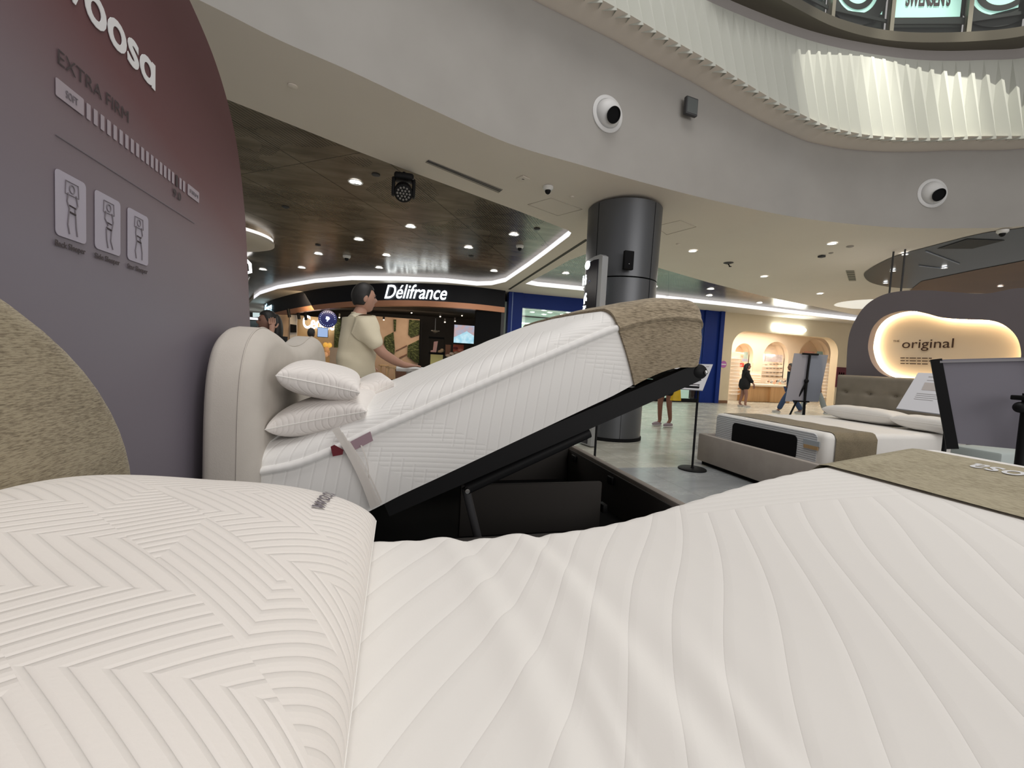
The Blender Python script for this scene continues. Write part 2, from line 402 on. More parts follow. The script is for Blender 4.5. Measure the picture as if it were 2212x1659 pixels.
# ================================================================== the near bed
NZ = 0.775
ztab = [(-0.7, .775), (-.05, .772), (.30, .762), (.56, .775), (.78, .83), (1.0, .882), (1.14, .908), (1.30, .930), (1.46, .950), (1.62, .972), (1.73, .985)]
NY0, NY1, NX0, NX1 = -0.36, 1.045, -0.60, 1.73
def zt(x): return (lerp_tab(ztab, x-0.06)+lerp_tab(ztab, x)+lerp_tab(ztab, x+0.06)+lerp_tab(ztab, x-0.12)+lerp_tab(ztab, x+0.12))/5
wr = []
for pts, amp, wd in (([(954, 1148), (1026, 1237), (1112, 1392), (1164, 1512), (1235, 1659)], .008, .030),
                     ([(1112, 1141), (1215, 1237), (1335, 1392), (1421, 1512), (1530, 1659)], .009, .034),
                     ([(1229, 1371), (1284, 1478), (1370, 1659)], .004, .012),
                     ([(1440, 1330), (1560, 1500), (1690, 1659)], .005, .025)):
    wr.append(([onz(x, y, NZ).xy for x, y in pts], amp, wd))
def segd(p, a, b):
    t = max(0, min(1, (p-a).dot(b-a)/(b-a).length_squared)); q = a+(b-a)*t; d = (p-q).length
    s = (b-a).x*(p-a).y-(b-a).y*(p-a).x; return d if s >= 0 else -d
def wrinkle(x, y):
    if x < -0.1 or x > 0.95: return 0.0
    h = 0.0; p = Vector((x, y))
    for P, amp, wd in wr:
        d = min((segd(p, a, b) for a, b in zip(P, P[1:])), key=abs)
        if amp < 0.008: amp *= sm((P[0]-p).length/0.16)
        h += amp*exp(-(d/wd)**2) - amp*0.75*exp(-((d-wd*1.5)/(wd*0.9))**2)
    return h
def nearz(x, y):
    r = 0.055; dx = min(x-NX0, NX1-x); dy = min(y-NY0, NY1-y); z = zt(x)
    for d, rr in ((dx, 0.05), (dy, r)):
        if d < rr: z -= rr - sqrt(max(0, rr*rr-(rr-d)**2))
    z += wrinkle(x, y) + 0.0016*sin(x*105+y*60)*exp(-((NY1-y)/0.05)**2)
    return z
mb = MB()
xs = [NX0+(NX1-NX0)*k/230 for k in range(231)]
ys = [NY0+(NY1-NY0)*(sin(pi/2*(2*k/150-1))+1)/2 for k in range(151)]
G = [[mb.v((x, y, nearz(x, y))) for y in ys] for x in xs]
for i in range(230):
    for j in range(150): mb.bm.faces.new((G[i][j], G[i+1][j], G[i+1][j+1], G[i][j+1]))
ring = [G[i][0] for i in range(231)] + [G[230][j] for j in range(1, 151)] + [G[i][150] for i in range(229, -1, -1)] + [G[0][j] for j in range(149, 0, -1)]
low = [mb.bm.verts.new((q.co.x, q.co.y, 0.43)) for q in ring]
for k in range(len(ring)): mb.bm.faces.new((ring[k], ring[(k+1) % len(ring)], low[(k+1) % len(ring)], low[k]))
mb.bm.faces.new(low)
one('mattress', mb, M['quilt'], 'large white quilted mattress in the foreground, rising towards its foot, under the near pillow', 'mattress')
bed = thing('bed', 'nearest bed with the arched brown tweed headboard at the left of the photo', 'bed', (0.5, 0.3, 0))
ol = [(0.32+0.95*cos(radians(a)), 0.80+0.59*sin(radians(a))) for a in range(0, 181, 5)] + [(-0.63, 0.03), (1.27, 0.03)]
mb = MB(); cushion_slab(mb, ol, -0.80, -0.605, 0.05); obj('headboard', mb, M['tweed'], bed)
mb = MB(); mb.b2((-0.60, -0.36, 0.05), (1.76, 1.03, 0.425), 0.03, 3); obj('bed_base', mb, M['boxfab2'], bed)
for x in (-0.5, 1.6):
    for y in (-0.28, 0.94): obj('leg', MB().b2((x, y-0.03, 0), (x+0.06, y+0.03, 0.05)), M['black'], bed)
# runner
def drape(x0, x1, y0, y1, off, drop, nx=40, ny=90):
    mb = MB(); path = []
    def P(u, v):
        x = x0+(x1-x0)*u; tot = (y1-y0)+2*drop; s = v*tot-drop
        if s < 0: return Vector((x, y0-off-0.004, zt(x)-0.05+s*1.0 + 0.0)) if s < -0.05 else Vector((x, y0+0.05*(1-sin(pi/2*(-s)/0.05))-off, zt(x)-0.05*(1-cos(pi/2*(-s)/0.05))+0.0+off))
        if s > y1-y0:
            q = s-(y1-y0)
            return Vector((x, y1+off+0.004, zt(x)-0.05-q)) if q > 0.05 else Vector((x, y1-0.05*(1-sin(pi/2*q/0.05))+off, zt(x)-0.05*(1-cos(pi/2*q/0.05))+off))
        y = y0+s; yy = min(max(y, y0+0.05), y1-0.05); return Vector((x, yy, nearz(x, min(max(yy, y0+0.06), y1-0.06))+off+0.001*sin(x*40+y*9)))
    mb.grid(P, nx, ny); return mb
rn = thing('bed_runner', 'brown woven runner with white lettering across the foot of the nearest bed', 'bed runner', (1.45, 0.3, 0.9))
mb = drape(1.255, 1.635, NY0, NY1, 0.007, 0.22); obj('cloth', mb, M['runner'], rn)
text('lettering', 'woosa', (1.6, 0.44, 0), (1.6, 0.86, 0), (-1, 0, 0), 0.048, M['letterw'], rn, 0.0, bold=0.012,
     fn=lambda a, b, c: Vector((1.585-b, 0.615+a*0.215, nearz(1.585-b, 0.5)+0.0086)))
# near pillow
pw = thing('pillow', 'big cream herringbone-quilted pillow in the foreground leaning on the tweed headboard', 'pillow', (-0.325, 0.55, NZ))
PL, PW, PT = 0.578, 1.04, 0.205
def pil(u, v, sgn=1):
    a = sin(pi/2*(2*u-1)); b = sin(pi/2*(2*v-1))
    h = max(0.0, (1-abs(a)**2.5)*(1-abs(b)**3.2))**0.40
    x = -0.322+a*PL/2*(1-0.006*(1-b*b)*abs(a)**6); y = 0.535+b*PW/2*(1-0.03*(1-a*a)*abs(b)**6)
    base = NZ+0.046-0.022*a
    z = base + (0.148*h if sgn > 0 else -0.052*h)
    if sgn > 0: z += 0.045*max(0, -a)**1.5*(1-abs(b)**4)
    return Vector((x, y, z))
mb = MB(); mb.grid(lambda u, v: pil(u, v, 1), 110, 170); mb.grid(lambda u, v: pil(u, v, -1), 60, 90)
obj('pillow_cover', mb, M['pillow'], pw)
edge = [pil(0.999, v/60) for v in range(0, 61)]
obj('seam', MB().tube(edge, 0.0012, 8), M['sheet'], pw)
def onpil(a, b, c):    # a along +Y, b towards the headboard
    u = 0.755-b*0.5; v = 0.665+a*0.16; p = pil(u, v, 1); return p+Vector((0.002, 0.001, 0.003))
text('lettering', 'woosa', (0, 0, 0), (1, 0, 0), (0, 1, 0), 0.06, M['inkg'], pw, 0.0, bold=0.01, fn=onpil)
# ================================================================== the bed with the raised mattress
RY0, RY1 = 2.13, 3.88
rb = thing('storage_bed', 'storage bed with a double-humped beige headboard, its lift-up platform raised', 'bed', (0.5, 3.0, 0))
hy0, hy1 = 2.03, 4.0
top = [(hy0, 0.55), (hy0+0.01, 0.95), (hy0+0.06, 1.14), (hy0+0.16, 1.24), (hy0+0.32, 1.285), (hy0+0.5, 1.27), (hy0+0.72, 1.225), (3.02, 1.205), (hy1-0.72, 1.225), (hy1-0.5, 1.27), (hy1-0.32, 1.285), (hy1-0.16, 1.24), (hy1-0.06, 1.14), (hy1-0.01, 0.95), (hy1, 0.55)]
ol = [(p.x, p.y) for p in smoothpts([Vector(t) for t in top], 5)]
ol = [(hy0, 0.04)] + ol + [(hy1, 0.04)]
mb = MB(); cushion_slab(mb, ol, -0.77, -0.565, 0.085, 8); rhb = obj('headboard', mb, M['suede'], rb)
e = [Vector((-0.635, y, z)) for y, z in ol[1:-1]]
obj('headboard_seam', MB().tube([Vector((-0.632, y+(-0.0005), z+0.0005)) for y, z in ol], 0.003, 6), M['suede'], rhb)
obj('foot_panel', MB().b2((1.66, RY0, 0.04), (1.72, 3.98, 0.385), 0.012), M['boxfab'], rb)
obj('inner_shade_sheet', MB().b2((1.645, RY0+0.04, 0.055), (1.66, 3.89, 0.355), 0.004), M['boxshade'], rb)  # added dark sheet in place of shade on the foot panel's inside
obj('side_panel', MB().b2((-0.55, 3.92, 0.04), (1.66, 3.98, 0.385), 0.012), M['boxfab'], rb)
obj('side_panel', MB().b2((-0.55, RY0-0.02, 0.04), (1.66, RY0+0.03, 0.275), 0.012), M['boxshade'], rb)
obj('divider_panel', MB().b2((0.42, 2.68, 0.045), (1.40, 2.72, 0.385), 0.012), M['boxshade'], rb)
obj('inner_shade_sheet', MB().b2((-0.5, 3.895, 0.055), (1.655, 3.918, 0.36), 0.004), M['boxshade'], rb)  # another added shade sheet, along the far side
obj('storage_floor', MB().b2((-0.55, RY0+0.03, 0.04), (1.66, 3.92, 0.055)), M['blackm'], rb)
for (x, y, z) in ((1.44, 2.70, 0.20), (1.655, 3.0, 0.30), (1.655, 3.72, 0.30)):
    obj('bracket', MB().b2((x-0.035, y-0.04, z-0.03), (x, y+0.04, z+0.03), 0.006), M['black'], rb)
# bent path of the mattress at the level of its piping
pp = smoothpts([Vector(q) for q in [(-0.565, 0.635), (-0.42, 0.665), (-0.27, 0.728), (-0.10, 0.815), (0.10, 0.908), (0.56, 1.125), (1.0, 1.33), (1.22, 1.418), (1.44, 1.468), (1.66, 1.475)]], 10)
pl = [0.0]
for a, b in zip(pp, pp[1:]): pl.append(pl[-1]+(b-a).length)
LT = pl[-1]
def path(s):
    s = max(0.0, min(LT, s))
    for i in range(len(pl)-1):
        if s <= pl[i+1]+1e-9:
            t = (s-pl[i])/(pl[i+1]-pl[i]); p = pp[i].lerp(pp[i+1], t); break
    i0 = max(0, i-2); i1 = min(len(pp)-1, i+3); d = (pp[i1]-pp[i0]).normalized()
    return p, d, Vector((-d.y, d.x))
def frame(s, y, n, ext=0.0):
    if n < -0.02: n *= 1-0.20*sm((s-(LT-0.75))/0.75)
    p, d, nn = path(s); q = p+nn*n+d*ext; return Vector((q.x, y, q.y))
def section(off=0.0, drop=-0.335):
    """cross-section (y, n): bottom near, up the near side, over the top pad, down the far side"""
    S = []
    S += [(RY0-off, drop)] + [(RY0-off-0.012*sin(pi*k/8), drop+(-0.02-drop)*k/8) for k in range(1, 9)]
    S += [(RY0-off+0.005-0.02*sin(pi*k/6)+0.0, -0.02+0.045*k/6) for k in range(1, 6)]
    r = 0.15
    for k in range(0, 11):
        a = pi/2*k/10; S.append((RY0-off+0.005+r*(1-cos(a)), 0.025+0.085*sin(a)+off))
    n = len(S); mid = [(RY0+0.155+(RY1-RY0-0.31)*k/12, 0.11+off+0.012*sin(pi*k/12)) for k in range(1, 12)]
    return S + mid + [((RY0+RY1)-y, h) for y, h in S[::-1]]
def tubebed(sec, s0, s1, ns, cap0, cap1, wob=0.0):
    mb = MB(); rings = []; N = len(sec); cy = (RY0+RY1)/2; cn = -0.11
    def ringat(s, ins, ext):
        out = []
        for y, n in sec:
            yy = y-math.copysign(min(ins, abs(y-cy)), y-cy); nn2 = n-math.copysign(min(ins, abs(n-cn)), n-cn)
            w_ = wob*(sin(s*31+y*3)*sin(y*17+s*5)) if n > 0.02 else 0
            out.append(mb.v(frame(s, yy, nn2+w_, ext)))
        rings.append(out)
    r = 0.09
    if cap0:
        for k in range(0, 6): a = pi/2*k/6; ringat(s0, r*(1-sin(a)), -r*cos(a)*0.6)
    for k in range(ns+1): ringat(s0+(s1-s0)*k/ns, 0, 0)
    if cap1:
        for k in range(5, -1, -1): a = pi/2*k/6; ringat(s1, r*(1-sin(a)), r*cos(a))
    for A, B in zip(rings, rings[1:]):
        for k in range(N): mb.bm.faces.new((A[k], A[(k+1) % N], B[(k+1) % N], B[k]))
    mb.bm.faces.new(rings[0][::-1]); mb.bm.faces.new(rings[-1]); return mb
rm = thing('mattress', 'thick white mattress bent up on the raised platform of the storage bed', 'mattress', (0.5, 3.0, 0.6))
obj('mattress_cover', tubebed(section(), 0.0, LT-0.06, 90, True, True, 0.0015), M['quilt2'], rm)
for yy in (RY0-0.001, RY1+0.001):
    pts = []; rad = []
    for k in range(260):
        s = LT*k/259*0.985; pts.append(frame(s, yy, 0.004)); rad.append((0.017+0.0010*abs(sin(s*70)))*(1 if s < LT-0.50 else 0.5))
    obj('piping', MB().tube(pts, rad, 12), M['piping'], rm)
def side(px, py, y=RY0-0.028): return ony(px, py, y)
lab = MB(); q = [side(*p, RY0-0.036) for p in [(742, 962), (800, 932), (806, 952), (748, 982)]]; lab.prism(q, (0, 0.003, 0)); tag(obj('label', lab, mat('mauve_label', (0.36, 0.25, 0.29), 0.7), rm), 'mauve sewn label')
lab = MB(); q = [side(*p, RY0-0.036) for p in [(714, 965), (722, 961), (742, 972), (740, 982), (719, 986)]]; lab.prism(q, (0, 0.003, 0)); tag(obj('tag', lab, mat('dark_red_tag', (0.15, 0.012, 0.022), 0.6), rm), 'small dark red tag')
straps = thing('plastic_strapping', 'translucent pale strapping looped over the head end of the raised mattress', 'strap', side(770, 1010))
for p0, p1, wd in (((724, 925), (808, 1096), 15), ((736, 935), (818, 1092), 8), ((752, 952), (824, 1086), 4), ((780, 962), (796, 1040), 3)):
    mb = MB(); ys_ = RY0-0.045; a = side(*p0, ys_); b = side(*p1, ys_); d = (b-a).normalized(); nx = Vector((-d.z, 0, d.x))*(wd*0.0011)
    A = []; B = []
    for k in range(13):
        t = k/12; c = a.lerp(b, t)+Vector((0.012*sin(pi*t), -0.006*sin(pi*t), 0)); ww = nx*(1-0.25*sin(pi*t)); A.append(c-ww); B.append(c+ww)
    mb.strip(A, B); mb.strip([q+Vector((0, 0.0015, 0)) for q in B], [q+Vector((0, 0.0015, 0)) for q in A])
    pm = bpy.data.materials.get('strap_plastic')
    if not pm:
        pm = mat('strap_plastic', (0.80, 0.76, 0.72), 0.35); pm.node_tree.nodes['Principled BSDF'].inputs['Alpha'].default_value = 0.75
    obj('band', mb, pm, straps)
mb = tubebed(section(0.014, -0.338), LT-0.53, LT-0.05, 30, False, True, 0.002)
one('bedspread', mb, M['spread'], 'brown woven bedspread folded over the raised foot end of the mattress', 'bedspread')
# platform
lp = thing('lift_platform', 'black steel lift platform tilted up under the white mattress', 'bed platform', (0.8, 3.0, 0.5))
LA = frame(0.40, 0, -0.345); LB = ony(1512, 800, RY0); LD = Vector((LB.x-LA.x, 0, LB.z-LA.z)); LL = LD.length; LD.normalize(); LN = Vector((-LD.z, 0, LD.x))
def straight(s, y, n): q = LA+LD*(s-0.40)+LN*n; return Vector((q.x, y, q.z))
def beam(s0, s1, y0, y1, n0, n1, mb, frame=straight):
    for k in range(24):
        a = s0+(s1-s0)*k/24; b = s0+(s1-s0)*(k+1)/24
        P = [frame(a, y0, n0), frame(b, y0, n0), frame(b, y0, n1), frame(a, y0, n1)]
        Q = [frame(a, y1, n0), frame(b, y1, n0), frame(b, y1, n1), frame(a, y1, n1)]
        for i in range(4): mb.face((P[i], P[(i+1) % 4], Q[(i+1) % 4], Q[i]))
        if k == 0: mb.face((P[0], P[3], Q[3], Q[0]))
        if k == 23: mb.face((P[1], Q[1], Q[2], P[2]))
        mb.face(P[::-1]); mb.face(Q)
s_a, s_b = 0.40, 0.40+LL
for y0, y1 in ((RY0+0.012, RY0+0.07), (RY1-0.07, RY1-0.012)):
    mb = MB(); beam(s_a, s_b, y0, y1, -0.062, 0.04, mb); obj('side_rail', mb, M['black'], lp)
for sA, sB in ((s_a, s_a+0.05), (s_b-0.05, s_b)):
    mb = MB(); beam(sA, sB, RY0+0.07, RY1-0.07, -0.062, 0.0, mb); obj('end_rail', mb, M['black'], lp)
for k in range(11):
    s0 = s_a+0.12+k*(s_b-s_a-0.24)/11; mb = MB(); beam(s0, s0+0.09, RY0+0.07, RY1-0.07, -0.02, -0.002, mb); obj('slat', mb, M['blackm'], lp)
mb = MB(); c = straight(s_b, RY0+0.03, -0.01); mb.ellipsoid(c+Vector((0.01, 0, 0.0)), (0.055, 0.035, 0.045)); obj('rail_end_cap', mb, M['black'], lp)
mb = MB(); c = straight(s_b, RY0+0.02, 0.0); mb.ellipsoid(c+Vector((0.035, -0.03, -0.01)), (0.012, 0.008, 0.012)); obj('screw', mb, M['steel'], lp)
pv = ony(1007, 1056, 2.2); te = ony(1272, 934, 2.2)
st = thing('gas_lift', 'black gas lift strut and arm holding up the raised platform', 'bed lift', (0.7, 2.2, 0.3))
obj('tube', MB().tube([pv, te], 0.030, 20), M['black'], st)
obj('arm', MB().tube([pv+Vector((0, 0.02, 0)), pv+Vector((0.12, 0.02, -0.42))], 0.022, 14), M['dark'], st)
obj('bolt', MB().lathe([(0.0, 0.012), (0.012, 0.010), (0.015, 0.0), (0.015, -0.02)], pv+Vector((0, -0.035, 0)), (0, -1, 0), 20), M['steel'], st)
obj('mount', MB().b2((pv.x+0.08, 2.19, 0.06), (pv.x+0.18, 2.26, 0.14)), M['black'], st)
# pillows on it
def put_pillow(label, c, L, W, T, rx, ry, rz, m, pinch=0.07, wr_=0.0):
    c = Vector(c); Mx = Matrix.Translation(c) @ rotm(rx, ry, rz)
    t = thing('pillow', label, 'pillow', c, 'pillows')
    del t['group']
    obj('pillow_cover', pillow_mb(L, W, T, Mx, 1.0, pinch, wr=wr_), m, t)
    ed = []
    for k in range(80):
        a = 2*pi*k/80; ca, sa = cos(a), sin(a); q = 1/max(abs(ca), abs(sa)); A, B = ca*q, sa*q
        px = A*L/2*(1-pinch*(1-B*B)*abs(A)**6*0.6); py = B*W/2*(1-pinch*(1-A*A)*abs(B)**6); ed.append(Mx @ Vector((px, py, 0)))
    obj('seam', MB().tube(ed, 0.003, 6, closed=True), M['sheet'], t); return t
put_pillow('upper white quilted pillow of the stack by the beige headboard', (-0.365, 2.52, 1.035), 0.36, 0.74, 0.175, 0, 11, 4, M['pillow2'])
put_pillow('lower white quilted pillow lying under another by the beige headboard', (-0.325, 2.53, 0.868), 0.44, 0.76, 0.18, 0, -12, -3, M['pillow2'])
put_pillow('white pillow half hidden behind the stacked pair on the raised bed', (-0.20, 3.06, 0.925), 0.36, 0.66, 0.17, 0, -30, 6, M['pillow2'])
# ================================================================== the far bed on the right
tb = thing('bed', 'low taupe bed with a buttoned brown headboard on the right, beyond the info stand', 'bed', (4.8, 3.9, 0))
obj('foot_panel', MB().b2((3.72, 3.02, 0.045), (3.79, 4.66, 0.385), 0.015), M['boxfab2'], tb)
obj('side_panel', MB().b2((3.79, 4.60, 0.045), (5.86, 4.66, 0.385), 0.015), M['boxfab2'], tb)
obj('side_panel', MB().b2((3.79, 3.02, 0.045), (5.86, 3.08, 0.385), 0.015), M['boxfab2'], tb)
obj('plinth', MB().b2((3.77, 3.06, 0.0), (5.80, 4.62, 0.05)), M['blackm'], tb)
obj('slat_deck', MB().b2((3.79, 3.08, 0.25), (5.86, 4.60, 0.29)), M['boxfab2'], tb)
btn = [(y, z) for z in (0.985, 0.76) for y in [3.0+0.305*k for k in range(6)]]
def hb(u, v):
    y = 2.80+1.87*u; z = 0.30+0.915*v; d = 0.0
    for by, bz in btn: d += 0.022*exp(-(((y-by)/0.035)**2+((z-bz)/0.022)**2)) + 0.012*exp(-(((y-by)/0.09)**2+((z-bz)/0.035)**2))
    e = min(u*1.87, (1-u)*1.87, (1-v)*0.915, 0.05); x = 5.88+0.05-sqrt(max(0, 0.05**2-(0.05-e)**2)); return Vector((x+d, y, z))
mb = MB(); Gh = mb.grid(hb, 130, 70)
loop = [Gh[i][0] for i in range(130)]+[Gh[129][j] for j in range(1, 70)]+[Gh[i][69] for i in range(128, -1, -1)]+[Gh[0][j] for j in range(68, 0, -1)]
lo2 = [mb.bm.verts.new((6.0, q.co.y, q.co.z)) for q in loop]
for k in range(len(loop)): mb.bm.faces.new((loop[k], loop[(k+1) % len(loop)], lo2[(k+1) % len(loop)], lo2[k]))
mb.bm.faces.new(lo2); thb = obj('headboard', mb, M['tuft'], tb)
obj('headboard_base', MB().b2((5.9, 2.85, 0.0), (6.0, 4.6, 0.31)), M['tuft'], tb)
for y, z in btn: obj('button', MB().ellipsoid((5.905, y, z), (0.006, 0.012, 0.010), 10, 6), M['tuft'], thb)
ribm = mat('ribbed_border', (0.60, 0.62, 0.65), 0.85); g_ = NG(ribm); v_, x_, y_, z_ = g_.coord()
rg = g_.groove(g_.m('ADD', z_, 5.0), 0.022, 0.006); g_.nt.links.new(g_.ramp(rg, [(0.15, (0.16, 0.17, 0.19)), (0.7, (0.62, 0.64, 0.67))]), g_.b.inputs['Base Color']); g_.bump(rg, 0.8, 0.004)
tm = thing('mattress', 'white mattress with ribbed grey border and black mesh end panel on the far bed', 'mattress', (4.9, 3.9, 0.29))
obj('mattress_core', MB().b2((3.93, 3.15, 0.29), (5.86, 4.64, 0.65), 0.055, 5), M['sheet'], tm)
obj('ribbed_border', MB().prism([Vector((3.925, y, z)) for y, z in rounded(3.24, 0.32, 4.60, 0.63, 0.05)], (0.02, 0, 0)), ribm, tm, smooth=False)
obj('mesh_panel', MB().prism([Vector((3.917, y, z)) for y, z in rounded(3.45, 0.33, 4.32, 0.575, 0.05)], (0.02, 0, 0)), M['blackm'], tm, smooth=False)
obj('label', MB().b2((3.915, 3.22, 0.475), (3.925, 3.37, 0.51)), mat('tan_label', (0.45, 0.30, 0.15), 0.7), tm)
obj('label_backing', MB().b2((3.918, 3.21, 0.51), (3.925, 3.38, 0.56)), mat('grey_label', (0.38, 0.42, 0.46), 0.7), tm)
# runner
mb = MB()
def run(u, v):
    x = 4.03+0.52*u; tot = 1.50+0.62; s = -0.31+v*tot; r = 0.06; y0, y1, zt_ = 3.14, 4.65, 0.655
    if s < 0: return Vector((x, y0-0.004, zt_-r+s)) if s < -0.0001 else Vector((x, y0, zt_-r))
    if s > 1.50: return Vector((x, y1+0.004, zt_-r-(s-1.5)))
    y = y0+s*(y1-y0)/1.5; e = min(y-y0, y1-y, r); return Vector((x, y, zt_-r+sqrt(max(0, r*r-(r-e)**2))+0.002*sin(y*20)))
mb.grid(run, 14, 90)
one('bed_runner', mb, tweed('runner_brown', (0.24, 0.195, 0.125), (0.15, 0.12, 0.075), 1.0, 2), 'plain brown runner across the foot of the far bed on the right', 'bed runner')
put_pillow('left white pillow lying flat on the far bed with the ribbed mattress', (5.60, 3.98, 0.735), 0.50, 0.84, 0.19, 0, 6, 0, M['sheet'], 0.05, 0.004)
put_pillow('right white pillow on the far bed, partly behind the tilted info board', (5.56, 3.24, 0.730), 0.48, 0.66, 0.17, 0, 6, 0, M['sheet'], 0.05, 0.004)
# ================================================================== floor
fm = mat('polished_stone_floor', (0.42, 0.43, 0.37), 0.22); g = NG(fm); v, x, y, z = g.coord()
gx = g.m('PINGPONG', g.m('ADD', x, 50.3), 0.45); gy = g.m('PINGPONG', g.m('ADD', y, 50.1), 0.45)
seam = g.m('MAXIMUM', g.m('LESS_THAN', gx, 0.004), g.m('LESS_THAN', gy, 0.004))
n = g.noise(g.comb(g.m('MULTIPLY', x, 0.9), g.m('MULTIPLY', y, 2.2), 0.0), 1.6, 6, 0.62)
stone = g.ramp(n, [(0.32, (0.34, 0.335, 0.285)), (0.52, (0.48, 0.475, 0.415)), (0.7, (0.54, 0.53, 0.47))])
grey = g.ramp(n, [(0.35, (0.25, 0.265, 0.275)), (0.65, (0.33, 0.345, 0.355))])
zone = g.m('LESS_THAN', y, 4.48)
c_ = g.mix(zone, stone, grey); c_ = g.mix(g.m('MULTIPLY', seam, 0.55), c_, (0.10, 0.10, 0.09))
g.nt.links.new(c_, g.b.inputs['Base Color'])
g.nt.links.new(g.m('ADD', 0.16, g.m('MULTIPLY', n, 0.2)), g.b.inputs['Roughness'])
mb = MB(); mb.face([(-16, -6, 0), (22, -6, 0), (22, 28, 0), (-16, 28, 0)]); struct('floor', mb, fm)
# ================================================================== fascia curve
Bpx = [(430, 0), (600, 85), (760, 155), (930, 235), (1100, 310), (1250, 355), (1400, 397), (1550, 435), (1700, 466), (1820, 482), (1950, 492), (2080, 493), (2212, 488)]
Bp = [onc(*b).xy for b in Bpx]
Bp = [Vector((-9.0, 0.2)), Vector((-5.0, 2.2)), Vector((-2.9, 3.42))] + Bp + [Vector((11.0, 3.6)), Vector((12.0, 1.6)), Vector((12.6, -1.5))]
BC = smoothpts(Bp, 8)
toptab = [(-9, 5.6), (1.5, 5.45), (2.6, 5.39), (3.97, 5.25), (5.23, 5.03), (6.2, 4.89), (6.9, 4.87), (7.55, 4.90), (8.66, 4.98), (9.6, 4.98), (12, 5.0)]
def ztop(p): return lerp_tab(toptab, p.x)
mb = MB(); mb.strip([(p.x, p.y, zc(p.y)) for p in BC], [(p.x, p.y, ztop(p)) for p in BC]); struct('wall_fascia', mb, M['fascia'])
nrm = []
for i in range(len(BC)):
    t = (BC[min(i+1, len(BC)-1)]-BC[max(i-1, 0)]).normalized(); nrm.append(Vector((-t.y, t.x)))
mb = MB(); mb.strip([(p.x, p.y, ztop(p)) for p in BC], [(p.x+n_.x*0.01, p.y+n_.y*0.01, ztop(p)) for p, n_ in zip(BC, nrm)])
mb.strip([(p.x+n_.x*0.01, p.y+n_.y*0.01, ztop(p)) for p, n_ in zip(BC, nrm)], [(p.x+n_.x*0.01, p.y+n_.y*0.01, 6.68) for p, n_ in zip(BC, nrm)])
struct('wall_parapet', mb, mat('parapet_grey', (0.36, 0.335, 0.325), 0.8))
mb = MB(); mb.strip([(p.x+n_.x*0.01, p.y+n_.y*0.01, ztop(p)+0.02) for p, n_ in zip(BC, nrm)], [(p.x-n_.x*0.37, p.y-n_.y*0.37, ztop(p)+0.06) for p, n_ in zip(BC, nrm)]); struct('trim_10', mb, M['soffit'], smooth=False)
# pleats
cum = [0.0]
for a, b in zip(BC, BC[1:]): cum.append(cum[-1]+(b-a).length)
def bc(s):
    for i in range(len(cum)-1):
        if s <= cum[i+1]:
            t = (s-cum[i])/(cum[i+1]-cum[i]); return BC[i].lerp(BC[i+1], t), nrm[i].lerp(nrm[i+1], t)
    return BC[-1], nrm[-1]
def bs(xx):
    return min(range(len(BC)), key=lambda i: abs(BC[i].x-xx)+(5 if BC[i].y < 4 and xx > 0 else 0))
mb = MB(); s = cum[bs(0.6)]; k = 0; send = cum[-1]-0.5; lo = []; hi = []
while s < send:
    p, n_ = bc(s); out = -0.40 if k % 2 else -0.21
    zb = ztop(p)+0.06-(0.06 if k % 2 else 0.0)
    lo.append(Vector((p.x+n_.x*out, p.y+n_.y*out, zb))); hi.append(Vector((p.x-n_.x*0.02, p.y-n_.y*0.02, 6.40)))
    s += 0.055 if k % 2 else 0.15; k += 1
mb.strip(lo, hi); po = struct('trim_1', mb, M['pleat'], smooth=False)
sol = po.modifiers.new('thick', 'SOLIDIFY'); sol.thickness = 0.006
# balcony slab edge and glazing above the pleats
Gpx = [(1560, -70), (1690, -2), (1810, 58), (1938, 86), (2108, 86), (2240, 68), (2400, 10)]
Gp = [onz(x, y, 6.60) for x, y in Gpx]
bronze = mat('bronze_metal', (0.19, 0.175, 0.14), 0.38, 0.7)
inn = Vector((-0.35, 1.0, 0))
mb = MB(); rg = smoothpts([g_ for g_ in Gp], 6)
mb.strip([q+Vector((0, 0, -0.02)) for q in rg], [q+Vector((0, 0, 0.13)) for q in rg]); mb.strip([q+Vector((0, 0, -0.02)) for q in rg], [q+Vector((0.02, 0.7, -0.02)) for q in rg])
mb.strip([q+Vector((0, 0, 0.13)) for q in rg], [q+Vector((0, 0.22, 0.16)) for q in rg]); struct('trim_2', mb, bronze)
mint = mat('mint_backlit_glass', (0.5, 0.8, 0.72), 0.4, emis=(0.42, 0.80, 0.68), es=0.50)
glass = bpy.data.materials.new('clear_glass'); glass.use_nodes = True; nt = glass.node_tree
for nn in list(nt.nodes): nt.nodes.remove(nn)
o_ = nt.nodes.new('ShaderNodeOutputMaterial'); mx = nt.nodes.new('ShaderNodeMixShader'); tr = nt.nodes.new('ShaderNodeBsdfTransparent'); gl = nt.nodes.new('ShaderNodeBsdfGlossy')
gl.inputs['Roughness'].default_value = 0.03; mx.inputs[0].default_value = 0.10; nt.links.new(tr.outputs[0], mx.inputs[1]); nt.links.new(gl.outputs[0], mx.inputs[2]); nt.links.new(mx.outputs[0], o_.inputs[0])
deep = mat('dark_green_frame', (0.022, 0.028, 0.026), 0.4)
gp = [q+Vector((0.0, 0.12, 0.15)) for q in Gp]
wn = 0
